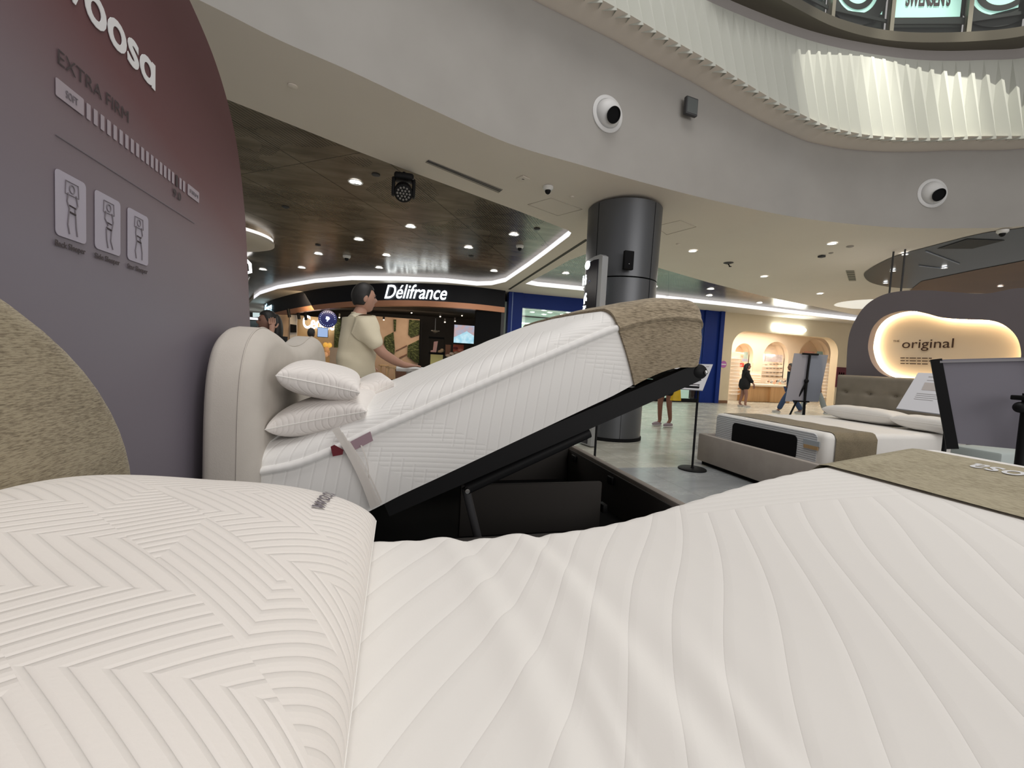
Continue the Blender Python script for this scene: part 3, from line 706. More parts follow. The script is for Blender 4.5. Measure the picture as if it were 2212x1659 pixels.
for i in range(1, 6):
    a, b = gp[i], gp[i+1]; d = (b-a).normalized(); nb = Vector((-d.y, d.x, 0)); L_ = (b-a).length; wn += 1
    wo = thing('window_%d' % wn, None, None, a); tag(wo, kind='structure')
    def WP(u, h, dep=0.0): return a+d*u+nb*dep+Vector((0, 0, h))
    mb = MB(); mb.face([WP(0, 0, .0), WP(L_, 0, .0), WP(L_, 2.2, .0), WP(0, 2.2, .0)]); obj('pane', mb, glass, wo)
    mb = MB(); mb.face([WP(0, -0.1, .12), WP(L_, -0.1, .12), WP(L_, 2.2, .12), WP(0, 2.2, .12)]); obj('backing', mb, deep, wo)
    mb = MB(); mb.prism([WP(-0.025, 0, -.02), WP(0.035, 0, -.02), WP(0.035, 2.2, -.02), WP(-0.025, 2.2, -.02)], nb*0.10); obj('mullion', mb, mat('mullion_%d' % i, (0.36, 0.34, 0.28), 0.35, 0.6) if i == 1 else bpy.data.materials['mullion_1'], wo)
    # pale backlit field with a dark art-deco ring
    if i in (1, 2, 3, 4):
        mb = MB()
        if i == 3:
            mb.face([WP(0.06, 0.34, .10), WP(L_-0.06, 0.36, .10), WP(L_-0.06, 2.1, .10), WP(0.06, 2.1, .10)])
        else:
            mb.face([WP(0.05, 0.42, .10), WP(0.35*L_, 0.32, .10), WP(L_-0.08, 0.38, .10), WP(L_-0.06, 2.1, .10), WP(0.05, 2.1, .10)])
        obj('backlit_field', mb, mint, wo)
        if i != 3:
            cx = 0.45*L_ if i != 4 else 0.62*L_
            for r0, r1 in ((0.42, 0.60), (0.27, 0.36)):
                mb = MB(); A = [WP(cx+r0*cos(t), 0.72+r0*sin(t), .092) for t in [2*pi*k/48 for k in range(48)]]; B = [WP(cx+r1*cos(t), 0.72+r1*sin(t), .092) for t in [2*pi*k/48 for k in range(48)]]
                mb.strip(A, B, True); obj('ring', mb, deep, wo)
            mb = MB(); mb.prism([WP(0.0, 0.24, .06), WP(L_, 0.24, .06), WP(L_, 0.29, .06), WP(0.0, 0.29, .06)], nb*0.02); obj('rail', mb, deep, wo)
        else:
            mb = MB(); mb.prism([WP(0.0, 0.22, .06), WP(L_, 0.22, .06), WP(L_, 0.32, .06), WP(0.0, 0.32, .06)], nb*0.02); obj('rail', mb, deep, wo)
            text('lettering', 'SWENSEN\'S', WP(L_*0.22, 0.52, .094), WP(L_*0.80, 0.52, .094), (0, 0, 1), 0.26, M['ink'], wo, 0.004, bold=0.03)
# ================================================================== soffit with the recessed ceilings
H1px = [(483, 212), (620, 266), (760, 322), (880, 368), (1000, 412), (1120, 456), (1200, 487), (1226, 497), (1234, 503), (1230, 510), (1205, 529), (1180, 548), (1140, 577), (1092, 609), (1062, 616), (1030, 617), (960, 610), (860, 606), (760, 605), (680, 611), (600, 624), (562, 636), (548, 646)]
H1 = [onc(*p).xy for p in H1px]; H1 = [Vector((-11.5, -0.2)), Vector((-4.6, 3.55))] + H1 + [Vector((-7.0, 22.5)), Vector((-13.5, 22.5)), Vector((-13.5, -0.5))]
H2px = [(1135, 613), (1180, 590), (1230, 562), (1268, 548), (1340, 552), (1410, 575), (1530, 610), (1650, 640), (1760, 662), (1868, 684), (1905, 692), (1905, 699), (1860, 694), (1700, 676), (1560, 660), (1420, 645), (1262, 628), (1160, 618)]
H2 = [onc(*p).xy for p in H2px]
outer = [(p.x, p.y) for p in BC] + [(20, -1.5), (20, 23), (-14, 23), (-14, -2)]
# the brow of the pastry shop curves away to the left; soffit stays between it and the recess
fill('ceiling_soffit', [outer, H1, H2], lambda x, y: zc(y), M['soffit'])
wc = mat('perforated_wood_ceiling', (0.20, 0.165, 0.12), 0.24, 0.4); g = NG(wc); v, x, y, z = g.coord()
n1 = g.noise(g.comb(g.m('MULTIPLY', x, 0.7), g.m('MULTIPLY', y, 2.6), 0.0), 1.5, 4, 0.6)
rx = g.m('ADD', g.m('MULTIPLY', x, 0.82), g.m('MULTIPLY', y, -0.57)); ry = g.m('ADD', g.m('MULTIPLY', x, 0.57), g.m('MULTIPLY', y, 0.82))
perf = g.m('LESS_THAN', g.m('PINGPONG', g.m('ADD', rx, 60.0), 0.022), 0.009)
pm_ = g.m('MULTIPLY', perf, g.m('GREATER_THAN', g.noise(v, 0.9, 2), 0.52))
sm_ = g.m('MAXIMUM', g.m('LESS_THAN', g.m('PINGPONG', g.m('ADD', rx, 60.2), 0.6), 0.007), g.m('LESS_THAN', g.m('PINGPONG', g.m('ADD', ry, 60.0), 1.2), 0.006))
cc = g.ramp(n1, [(0.30, (0.15, 0.122, 0.09)), (0.55, (0.245, 0.205, 0.158)), (0.75, (0.33, 0.28, 0.22))])
cc = g.mix(g.m('MULTIPLY', pm_, 0.6), cc, (0.03, 0.025, 0.02)); cc = g.mix(g.m('MULTIPLY', sm_, 0.8), cc, (0.02, 0.018, 0.015))
g.nt.links.new(cc, g.b.inputs['Base Color'])
fill('ceiling_wood', [outer], lambda x, y: zc(y)+0.12, wc)
def rim(name, pts, m, h=0.12, off=0.0):
    mb = MB(); mb.strip([(p.x, p.y, zc(p.y)) for p in pts], [(p.x, p.y, zc(p.y)+h) for p in pts]); return struct(name, mb, m, smooth=False)
rim('trim_3', H1[:10], M['soffit']); rim('trim_4', H1[9:25], M['cove'], 0.12)
rim('trim_5', H1[24:], M['soffit']); rim('trim_6', H2[:10]+[], M['soffit']); rim('trim_7', H2[9:]+[H2[0]], M['cove'], 0.12)
gm = mat('groove_dark', (0.06, 0.055, 0.045), 0.8)
a, b = onc(1268, 517), onc(1100, 625); mb = MB(); d = (b-a).normalized(); sd = Vector((-d.y, d.x, 0))*0.035
mb.prism([a-sd, b-sd, b+sd, a+sd], (0, 0, -0.006)); struct('trim_8', mb, gm)
# dark oval ceiling on the right
dov = smoothpts([onc(x, y, -0.012).xy for x, y in [(2300, 470), (2212, 492), (2120, 505), (2000, 535), (1930, 555), (1880, 580), (1866, 595), (1885, 612), (1940, 622), (2000, 622)]], 5)
dov = dov + [onc(2100, 615).xy, onc(2300, 600).xy, Vector((19.5, 8)), Vector((19.5, 3))]
dk = blotch('dark_slate_ceiling', (0.055, 0.07, 0.085), (0.04, 0.045, 0.055), 0.5, 0.3)
fill('ceiling_dark', [dov], lambda x, y: zc(y)-0.012, dk)
br = [onc(x, y, -0.02).xy for x, y in [(1965, 628), (1990, 608), (2100, 585), (2230, 560), (2300, 560), (2300, 625), (2130, 634), (2040, 632)]]
fill('ceiling_brown', [br], lambda x, y: zc(y)-0.02, blotch('brown_timber_soffit', (0.20, 0.105, 0.055), (0.13, 0.07, 0.04), 0.6, 0.5))
a = [onc(x, y, -0.016) for x, y in [(2025, 537), (2090, 516), (2170, 519), (2100, 537)]]; mb = MB(); mb.prism(a, (0, 0, -0.005)); struct('trim_9', mb, mat('access_panel_dark', (0.025, 0.025, 0.027), 0.6))
for q in ([(2000, 543), (2072, 570)], [(1985, 574), (2040, 581)]):
    a, b = [onc(x, y, -0.02) for x, y in q]; mb = MB().tube([a, b], 0.012, 6); one('light_track', mb, mat('track_grey', (0.35, 0.37, 0.42), 0.5), 'thin pale track on the dark oval ceiling, %s' % ('longer one nearer the roof hatch' if q[0][1] < 560 else 'shorter one above the hanging rods'), 'light track')
# ================================================================== column
cg = Vector((3.44, 6.44, 0))
cl = tag(thing('column', None, None, cg), 'round dark grey clad column behind the raised mattress', 'column')
zt_ = zc(6.4)
obj('upper_cladding', MB().lathe([(0.565, 1.62), (0.565, 2.495)], cg, n=64), M['gunmetal'], cl); obj('upper_cladding', MB().lathe([(0.565, 2.515), (0.578, zt_-0.02), (0.55, zt_)], cg, n=64), M['gunmetal'], cl)
obj('core', MB().lathe([(0.44, 0.0), (0.44, 2.52), (0.54, 2.52), (0.54, zt_)], cg, n=48), M['blackm'], cl)
obj('lower_cladding', MB().lathe([(0.475, 0.05), (0.475, 1.60)], cg, n=64), M['gunmetal'], cl)
obj('plinth', MB().lathe([(0.49, 0.0), (0.49, 0.05), (0.47, 0.052)], cg, n=64), M['blackm'], cl)
for ang in (-68, 20, 200):
    t = radians(ang); obj('seam', MB().tube([cg+Vector((0.566*cos(t), 0.566*sin(t), 1.62)), cg+Vector((0.567*cos(t), 0.567*sin(t), 2.5)), cg+Vector((0.579*cos(t), 0.579*sin(t), zt_-0.03))], 0.004, 6), M['blackm'], cl)
for ang in (-100, -15): 
    t = radians(ang); obj('seam', MB().tube([cg+Vector((0.476*cos(t), 0.476*sin(t), 0.05)), cg+Vector((0.476*cos(t), 0.476*sin(t), 1.6))], 0.003, 6), M['blackm'], cl)
bx = ony(1358, 563, 5.80)
sp = thing('speaker_box', 'small black box fixed high on the grey column', 'speaker', bx)
obj('housing', MB().b2((bx.x-0.075, 5.78, bx.z-0.13), (bx.x+0.075, 5.84, bx.z+0.14), 0.008), M['blackm'], sp); obj('indicator', MB().ellipsoid((bx.x, 5.778, bx.z-0.05), (0.008, 0.004, 0.006), 8, 6), M['steel'], sp)
# wayfinding pylon beside the column
a0, a1 = ony(1264, 600, 5.95), ony(1302, 600, 5.55)
pa = Vector((a0.x, a0.y, 0)); pb = Vector((a1.x, a1.y, 0)); pd = (pb-pa).normalized(); pn = Vector((pd.y, -pd.x, 0)); pw_ = (pb-pa).length*0.92
zt0 = 2.67; py = thing('wayfinding_sign', 'slim black directory pylon with white pictograms and silver edge beside the column', 'sign', pa)
def PP(u, z, o=0.0): return pa+pd*u+pn*o+Vector((0, 0, z))
ped = [(0.0, 0.02), (pw_, 0.02), (pw_, zt0+0.005), (pw_*0.86, zt0+0.035), (pw_*0.5, zt0+0.03), (pw_*0.06, zt0), (0.0, zt0-0.03)]
obj('frame', MB().prism([PP(u, z, 0.0) for u, z in ped], -pn*0.10), mat('silver_frame', (0.40, 0.41, 0.42), 0.4, 0.6), py, smooth=False)
pf = [(0.02, 0.04), (pw_*0.78, 0.04), (pw_*0.78, zt0-0.025), (pw_*0.5, zt0-0.02), (0.03, zt0-0.05)]
pyf = obj('face', MB().prism([PP(u, z, 0.008) for u, z in pf], -pn*0.01), mat('black_gloss', (0.008, 0.008, 0.016), 0.15), py, smooth=False)
def disc(u, z, ru, rz, o=0.012, n=28): return MB().prism([PP(u+ru*cos(2*pi*k/n), z+rz*sin(2*pi*k/n), o) for k in range(n)], -pn*0.004)
def zpx(x, y): return online_z(x, y)
def pyl(x, y):    # point of the pylon face under a pixel -> (u, z)
    d = ray(x, y); nrm_ = pn; s_ = ((PP(0, 0, 0.01)-CP).dot(nrm_))/d.dot(nrm_); q = CP+d*s_; return (q-pa).dot(pd), q.z
u, z = pyl(1269, 573); obj('clock', disc(u, z, 0.055, 0.060), M['sign'], pyf)
for X_, Y_ in ((1260, 600), (1265, 598)):
    u, z = pyl(X_, Y_+7); obj('pictogram', MB().prism([PP(u+a, z+b, 0.012) for a, b in [(-.012, -.065), (.012, -.065), (.018, .02), (.012, .045), (-.012, .045), (-.018, .02)]], -pn*0.004), M['sign'], pyf)
    obj('pictogram', disc(u, z+0.062, 0.013, 0.013), M['sign'], pyf)
u, z = pyl(1273, 608); obj('pictogram', MB().strip([PP(u+.028*cos(t), z-.01+.028*sin(t), .012) for t in [2*pi*k/20 for k in range(14)]], [PP(u+.02*cos(t), z-.01+.02*sin(t), .012) for t in [2*pi*k/20 for k in range(14)]]), mat('dim_blue', (0.2, 0.22, 0.35), 0.5, emis=(0.2, 0.22, 0.4), es=0.3), pyf)
u, z = pyl(1262, 624); obj('pictogram', disc(u, z, 0.018, 0.016), M['offwhite'], pyf)
u, z = pyl(1264, 645); obj('pictogram', MB().prism([PP(u+a, z+b, 0.012) for a, b in [(-.03, -.075), (-.008, -.075), (-.005, -.03), (.035, -.035), (.035, 0.0), (.012, .03), (.015, .05), (-.01, .05), (-.03, .01)]], -pn*0.004), M['sign'], pyf)
obj('pictogram', disc(u+0.012, z+0.063, 0.016, 0.016), M['sign'], pyf)
u, z = pyl(1262, 668); text('lettering', '2F', PP(u-0.035, z, 0.012), PP(u+0.035, z, 0.012), (0, 0, 1), 0.05, M['sign'], pyf, 0.001, bold=0.02)
u, z = pyl(1262, 677); obj('pictogram', MB().prism([PP(u+a, z+b, 0.012) for a, b in [(-.035, -.03), (.04, -.03), (.04, .03), (-.035, .03)]], -pn*0.004), M['sign'], pyf)
# ================================================================== the rounded display board
bm_ = mat('printed_board', (0.2, 0.1, 0.12), 0.55); g = NG(bm_); v, x, y, z = g.coord()
f = g.m('ADD', z, g.m('MULTIPLY', g.m('SUBTRACT', y, 1.6), 0.22))
g.nt.links.new(g.ramp(g.m('DIVIDE', f, 3.0), [(0.44, (0.20, 0.178, 0.215)), (0.56, (0.185, 0.145, 0.165)), (0.66, (0.125, 0.052, 0.058)), (0.80, (0.072, 0.020, 0.023))]), g.b.inputs['Base Color'])
bd = thing('display_board', 'tall round-shouldered burgundy and mauve display board with white lettering at the left', 'display board', (0, 0, 0))
XB = -0.82
ol = [(2.86, 0.0), (2.86, 0.9)] + [(p.x, p.y) for p in smoothpts([Vector(q) for q in [(2.85, 1.15), (2.82, 1.34), (2.77, 1.60), (2.70, 1.92), (2.56, 2.22), (2.33, 2.42), (2.01, 2.52), (1.5, 2.58), (0.6, 2.60), (-0.6, 2.55)]], 8)] + [(-1.6, 2.3), (-2.2, 1.8), (-2.3, 0)]
fillmap('panel', [ol], lambda a, b, t: (XB-0.04+t, a, b), bm_, 0.08, bd)
bd_root = bd; bd = bd.children[0]
def BW(x, y, o=0.002): q = onx(x, y, XB+o); return q
def bY(x, y): return BW(x, y).y
ybase = 2.035
ya = BW(335, 205).y
text('lettering', 'wooso', (XB+0.003, ya-0.475, ybase), (XB+0.003, ya-0.004, ybase), (0, 0, 1), 0.082, M['letterw'], bd, 0.001, bold=0.02)
obj('lettering', MB().b2((XB+0.0025, ya-0.023, ybase), (XB+0.0042, ya-0.003, ybase+0.082)), M['letterw'], bd)
e0, e1 = BW(125, 136), BW(277, 258)
text('heading', 'EXTRA FIRM', (XB+0.003, e0.y, e0.z), (XB+0.003, e1.y, e0.z), (0, 0, 1), 0.034, M['ink'], bd, 0.0003, bold=-0.006)
fr = mat('pale_print', (0.36, 0.31, 0.35), 0.6)
s0, s1 = BW(120, 205), BW(180, 250)
def bx_(name, y0, z0, y1, z1, m, r=0.004, o=0.002): return obj(name, MB().prism([(XB+o, a, b) for a, b in rounded(y0, z0, y1, z1, r, 4)], (0.0015, 0, 0)), m, bd, smooth=False)
zb0 = s1.z-0.001; bh = 0.043
bx_('scale_label', s0.y, zb0, s1.y, zb0+bh, fr); text('lettering', 'SOFT', (XB+0.005, s0.y+0.03, zb0+0.012), (XB+0.005, s1.y-0.025, zb0+0.012), (0, 0, 1), 0.018, M['inkg'], bd, 0.0005)
f0, f1 = BW(405, 420), BW(427, 436); NB = 20; yb0 = s1.y+0.012; yb1 = f0.y-0.01
for k in range(NB):
    yy = yb0+(yb1-yb0)*k/NB; bx_('scale_bar', yy, zb0, yy+(yb1-yb0)/NB*0.5, zb0+bh*0.95, M['ink'] if k == 17 else fr, 0.002)
bx_('scale_label', f0.y, zb0, f1.y+0.01, zb0+bh, fr); text('lettering', 'FIRM', (XB+0.005, f0.y+0.015, zb0+0.014), (XB+0.005, f1.y-0.004, zb0+0.014), (0, 0, 1), 0.014, M['inkg'], bd, 0.0005)
k9 = yb0+(yb1-yb0)*17.3/NB; text('score', '9.0', (XB+0.004, k9-0.03, zb0-0.045), (XB+0.004, k9+0.03, zb0-0.045), (0, 0, 1), 0.030, M['ink'], bd, 0.0005, bold=0.01)
l0, l1 = BW(120, 292), BW(420, 487); bx_('rule', l0.y, l0.z, l1.y, l0.z+0.0025, M['inkg'], 0.0008)
cards = [((118, 370), (185, 530), 'Back Sleeper', 0), ((204, 412), (259, 556), 'Side Sleeper', 1), ((275, 450), (319, 573), 'Star Sleeper', 2)]
card = mat('card_print', (0.40, 0.37, 0.44), 0.6)
for (pa_, pb_, cap, kk) in cards:
    A = BW(*pa_); B = BW(*pb_); y0, y1, z1, z0 = A.y, B.y, A.z, B.z; z1 = 1.605; z0 = 1.445
    bx_('pictogram_card', y0, z0, y1, z1, card, 0.012); cy = (y0+y1)/2; zz = 1.525
    def ln(P, r=0.0013): return MB().tube([(XB+0.005, cy+a, zz+b) for a, b in P], r, 6)
    obj('figure_line', ln([(-.022, .062), (.022, .062), (.024, .03), (-.024, .03), (-.022, .062)], 0.0011), M['inkg'], bd)
    hd = MB(); hd.tube([(XB+0.005, cy+.009*cos(t), zz+.046+.010*sin(t)) for t in [2*pi*k/14 for k in range(14)]], 0.0011, 6, closed=True); obj('figure_line', hd, M['inkg'], bd)
    sh = [0.0, 0.006, -0.004][kk]
    obj('figure_line', ln([(-.014, .034), (-.018, .012), (-.010+sh, -.004), (-.012, -.015), (-.016+sh, -.045), (-.010+sh, -.068)]), M['inkg'], bd)
    obj('figure_line', ln([(.014, .034), (.020, .010), (.010+sh, -.004), (.012, -.015), (.014-sh, -.045), (.018, -.068)]), M['inkg'], bd)
    obj('figure_line', ln([(-.011, -.012), (.011, -.014)], 0.0022), M['ink'], bd); obj('figure_line', ln([(-.010, .004), (.012, .002)], 0.0016), M['ink'], bd)
    text('caption', cap, (XB+0.004, y0-0.003, 1.413), (XB+0.004, y1-0.004, 1.413), (0, 0, 1), 0.020, M['ink'], bd, 0.0003, bold=0.02)
# ================================================================== ceiling fixtures
dlp = None
def downlight(px, py, label, r=0.085, up=0.12, sc=1.0):
    global dlp
    c = onc(px, py, up)
    if dlp is None:
        dlp = thing('downlight', label, 'ceiling light', c)
        obj('trim_ring', MB().lathe([(0.085, -0.004), (0.105, -0.012), (0.112, -0.002)], c, n=28, cap=False), M['white'], dlp)
        obj('lamp', MB().lathe([(0.0, -0.004), (0.086, -0.004)], c, n=28, cap=False), M['lamp'], dlp); return dlp
    t = dup(dlp, c, label); t.scale = (sc, sc, 1.0); return t
DL = [((768, 393), 'largest round downlight in the wood ceiling, beside the black moving-head lamp'), ((887, 489), 'round downlight in the wood ceiling below the black moving-head lamp'),
 ((775, 517), 'round downlight in the wood ceiling, left of the one under the moving-head lamp'), ((1110, 506), 'round downlight near the right corner of the wood ceiling'),
 ((1012, 534), 'round downlight in the wood ceiling, right of the blue reflection'), ((688, 548), 'round downlight in the wood ceiling beside the white dome camera'),
 ((835, 551), 'round downlight at the left edge of the blue reflection on the wood ceiling'), ((652, 578), 'round downlight in the wood ceiling above the left end of the pastry shop sign'),
 ((819, 578), 'round downlight in the wood ceiling just above the man\'s head'), ((1067, 585), 'round downlight in the wood ceiling close to the right cove'),
 ((568, 582), 'round downlight in the wood ceiling next to the display board edge'), ((1222, 590), 'round downlight in the second wood ceiling left of the column')]
for (p, l) in DL: downlight(*p, l)
for (p, l) in [((1413, 619), 'downlight with bright flare just right of the column'), ((1437, 640), 'small downlight low in the right wood ceiling near the cove'), ((1535, 624), 'upper of two stacked downlights in the right wood ceiling'),
               ((1532, 638), 'lower of two stacked downlights in the right wood ceiling'), ((1640, 654), 'downlight in the wood ceiling right of the stacked pair')]: downlight(*p, l)
for (p, l) in [((1496, 542), 'downlight in the cream soffit nearest the column'), ((1797, 526), 'downlight in the cream soffit under the right air nozzle'), ((1650, 597), 'downlight in the middle of the cream soffit'), ((1771, 634), 'downlight in the cream soffit near the white hanging dish')]: downlight(*p, l, up=-0.001, sc=0.8)
for (p, l) in [((1955, 549), 'small downlight on the dark oval ceiling nearest its tip'), ((1929, 585), 'small downlight on the dark oval ceiling seen through the hanging rods'), ((2040, 578), 'dim downlight in the middle of the dark oval ceiling'), ((1913, 611), 'smallest downlight at the bottom rim of the dark oval ceiling'), ((2161, 618), 'warm bright downlight in the brown soffit at the far right')]: downlight(*p, l, up=-0.03, sc=0.5)
def camdome(px, py, up, label, s=1.0):
    c = onc(px, py, up); t = thing('dome_camera', label, 'security camera', c)
    obj('mount', MB().lathe([(0.075*s, 0.0), (0.075*s, -0.03*s), (0.055*s, -0.055*s), (0.0, -0.056*s)], c, n=24), M['white'], t)
    obj('lens_dome', MB().ellipsoid(c+Vector((0, 0, -0.06*s)), (0.042*s, 0.042*s, 0.05*s), 16, 10), M['black'], t)
camdome(1184, 403, 0, 'white dome security camera on the soffit left of the column top', 1.0)
camdome(1123, 530, 0.12, 'white dome security camera in the right corner of the wood ceiling', 1.1); camdome(749, 552, 0.12, 'white dome security camera in the middle of the wood ceiling', 1.2)
camdome(2166, 497, -0.01, 'white dome security camera at the edge of the dark oval ceiling', 1.0)
def small_disc(px, py, up, label, r, m, name='smoke_detector', cat='detector', h=0.02):
    c = onc(px, py, up); one(name, MB().lathe([(r, 0), (r, -h*0.5), (r*0.6, -h), (0.0, -h)], c, n=24), m, label, cat)
small_disc(632, 185, 0, 'round beige detector on the soffit beside the board', 0.045, M['soffit'])
small_disc(1236, 424, 0, 'small round plate on the soffit between the dome camera and the column', 0.035, M['soffit'], 'ceiling_plate', 'plate')
small_disc(1465, 527, 0, 'small round plate on the cream soffit right of the column', 0.04, M['soffit'], 'ceiling_plate', 'plate')
small_disc(1836, 532, 0, 'brown round detector beside the soffit downlight at the right', 0.06, M['boxfab2']); small_disc(1795, 546, 0, 'tiny detector next to the square sensor on the soffit', 0.04, M['boxfab2']); 
c = onc(1775, 552); one('motion_sensor', MB().box(c+Vector((0, 0, -0.02)), (0.10, 0.10, 0.04), 0.008), M['dark'], 'small dark square sensor on the cream soffit', 'sensor')
small_disc(812, 377, 0.12, 'dark round vent in the wood ceiling left of the moving-head lamp', 0.06, M['dark'], 'ceiling_vent', 'vent'); small_disc(617, 447, 0.12, 'dark round vent in the wood ceiling near the board edge', 0.06, M['dark'], 'ceiling_vent', 'vent')
small_disc(1160, 494, 0.12, 'dark round vent in the right corner of the wood ceiling', 0.06, M['dark'], 'ceiling_vent', 'vent'); small_disc(687, 529, 0.12, 'tiny dark vent in the wood ceiling above a downlight', 0.06, M['dark'], 'ceiling_vent', 'vent')
small_disc(1018, 553, 0.12, 'tiny dark vent under the middle right downlight', 0.06, M['dark'], 'ceiling_vent', 'vent')
c = onc(1130, 385); sq = thing('call_point', 'small square beige plate with a dark slot on the soffit', 'detector', c)
obj('plate', MB().box(c+Vector((0, 0, -0.006)), (0.14, 0.14, 0.012), 0.004, rot=Matrix.Rotation(0.5, 3, 'Z')), M['soffit'], sq); obj('slot', MB().box(c+Vector((0, 0.0, -0.014)), (0.03, 0.012, 0.006)), M['ink'], sq)
# linear air slot
def flat_quad(px, up, th, mb=None): P = [onc(x, y, up) for x, y in px]; return (mb or MB()).prism(P, (0, 0, -th))
ls = thing('linear_vent', 'long grey slot air grille in the soffit', 'vent', onc(1000, 380))
obj('grille', flat_quad([(919, 350), (927, 345), (1086, 409), (1077, 416)], 0, 0.008), mat('vent_grey', (0.33, 0.30, 0.26), 0.6), ls)
for k in (0.35, 0.65):
    a = onc(919+8*k, 350-5*k, -0.01); b = onc(1077+9*k, 416-7*k, -0.01); obj('slot', MB().tube([a, b], 0.006, 6), M['dark'], ls)
sv = thing('vent_grille', 'small upright grey slatted grille in the cream soffit', 'vent', onc(1838, 596))
obj('frame', flat_quad([(1827, 584), (1845, 584), (1849, 606), (1834, 606)], 0, 0.01), mat('vent_olive', (0.25, 0.235, 0.19), 0.6), sv)
for k in range(4): a = onc(1829+k*1.5, 588+k*5, -0.012); b = onc(1845+k*1, 588+k*5, -0.012); obj('slat', MB().tube([a, b], 0.006, 6), M['dark'], sv)
for q, l in (([(1140, 442), (1205, 466), (1258, 452), (1190, 428)], 'faint square access hatch in the soffit left of the column'), ([(1415, 489), (1440, 507), (1504, 490), (1470, 476)], 'faint square access hatch in the soffit right of the column')):
    P = [onc(x, y, -0.002) for x, y in q]; one('access_hatch', MB().tube(P, 0.004, 6, closed=True), mat('hatch_line', (0.50, 0.45, 0.38), 0.8) if 'left' in l else bpy.data.materials['hatch_line'], l, 'hatch')
c = onc(1573, 568); sk = thing('sprinkler', 'black sprinkler head with soot mark on the cream soffit', 'sprinkler', c)
obj('plate', MB().lathe([(0.11, 0.0), (0.05, -0.02), (0.0, -0.02)], c, n=20), M['dark'], sk); obj('arm', MB().tube([c+Vector((0, 0, -0.02)), c+Vector((0.05, 0, -0.07))], 0.012, 8), M['black'], sk); obj('deflector', MB().lathe([(0.03, 0), (0.03, -0.008)], c+Vector((0.06, 0, -0.07)), n=12), M['black'], sk)
# air nozzles on the fascia
def fas(px, py):
    d = ray(px, py); best = None
    for i in range(len(BC)-1):
        a, b = BC[i], BC[i+1]; t = b-a; n_ = Vector((t.y, -t.x, 0)); den = d.dot(n_)
        if abs(den) < 1e-9: continue
        s_ = (Vector((a.x, a.y, 0))-CP).dot(n_)/den
        if s_ <= 0: continue
        q = CP+d*s_; u = (q.xy-a).dot(t)/t.length_squared
        if -0.01 <= u <= 1.01: nn_ = n_.normalized(); nn_ = nn_ if nn_.y < 0 else -nn_; return q, nn_
    return q, n_.normalized()
def nozzle(px, py, R_, label):
    q, n_ = fas(px, py); t = thing('air_nozzle', label, 'air vent', q)
    obj('flange', MB().lathe([(R_, 0.0), (R_, 0.012), (R_*0.93, 0.022), (R_*0.80, 0.024), (R_*0.76, 0.012), (R_*0.76, 0.0)], q, n_, 48, False), M['offwhite'], t)
    obj('ball', MB().lathe([(R_*0.76*cos(a), R_*0.55*sin(a)) for a in [pi/2*k/12 for k in range(13)]], q+n_*0.012, n_, 44, False), M['offwhite'], t)
    td = (n_*0.86+Vector((0.0, 0.0, -0.42))).normalized(); 
    obj('opening', MB().lathe([(R_*0.40, 0.0), (R_*0.42, 0.012), (R_*0.37, 0.012), (R_*0.36, -0.02), (0.0, -0.02)], q+n_*0.012+td*R_*0.585-Vector((0, 0, 0.01)), td, 36), M['blackm'], t)
nozzle(1312, 247, 0.235, 'round white ball air nozzle on the fascia above the column'); nozzle(2013, 418, 0.235, 'round white ball air nozzle on the right part of the fascia')
q, n_ = fas(1482, 238); fl = thing('flood_light', 'small dark square floodlight on the fascia beside the round air nozzle', 'light fixture', q)
rq = n_.to_track_quat('Z', 'Y').to_matrix()
obj('housing', MB().box(q+n_*0.09, (0.21, 0.24, 0.06), 0.012, rot=rq), M['dark'], fl); obj('bracket', MB().box(q+n_*0.03, (0.06, 0.06, 0.08), rot=rq), M['dark'], fl)
obj('lens', MB().box(q+n_*0.121, (0.18, 0.20, 0.004), rot=rq), mat('dark_lens', (0.10, 0.11, 0.11), 0.25), fl)
# moving head lamp
c = onc(873, 372); mhz = c.z
mh = thing('moving_head_light', 'black moving-head stage lamp hanging from the soffit edge', 'stage light', c)
def L(dx, dy, dz): return c+Vector((dx, dy, dz))
obj('clamp', MB().tube([L(0, 0, 0), L(0, 0, -0.04)], 0.02, 12), M['black'], mh); obj('base', MB().box(L(0, 0, -0.075), (0.26, 0.20, 0.09), 0.035, 4), M['black'], mh)
for s_ in (-1, 1): obj('yoke_arm', MB().box(L(s_*0.135, 0, -0.21), (0.045, 0.11, 0.24), 0.02, 3), M['black'], mh)
ax = Vector((0.02, -0.75, -0.62)).normalized(); hc = L(0, 0, -0.26)
obj('head', MB().lathe([(0.07, -0.10), (0.112, -0.06), (0.122, 0.0), (0.122, 0.07), (0.108, 0.075)], hc, ax, 36), M['black'], mh)
lens = mat('lamp_lens', (0.20, 0.19, 0.18), 0.25); qx = ax.to_track_quat('Z', 'Y').to_matrix()
for a, b in [(0, 0)]+[(0.042*cos(t), 0.042*sin(t)) for t in [pi/3*k for k in range(6)]]+[(0.082*cos(t), 0.082*sin(t)) for t in [pi/6*k for k in range(12)]]:
    p = hc+qx @ Vector((a, b, 0.077)); obj('lens', MB().ellipsoid(p, (0.016, 0.016, 0.008), 10, 6, rot=qx), lens, mh)
obj('badge', MB().box(L(0.11, -0.075, -0.10), (0.03, 0.004, 0.02)), M['steel'], mh)
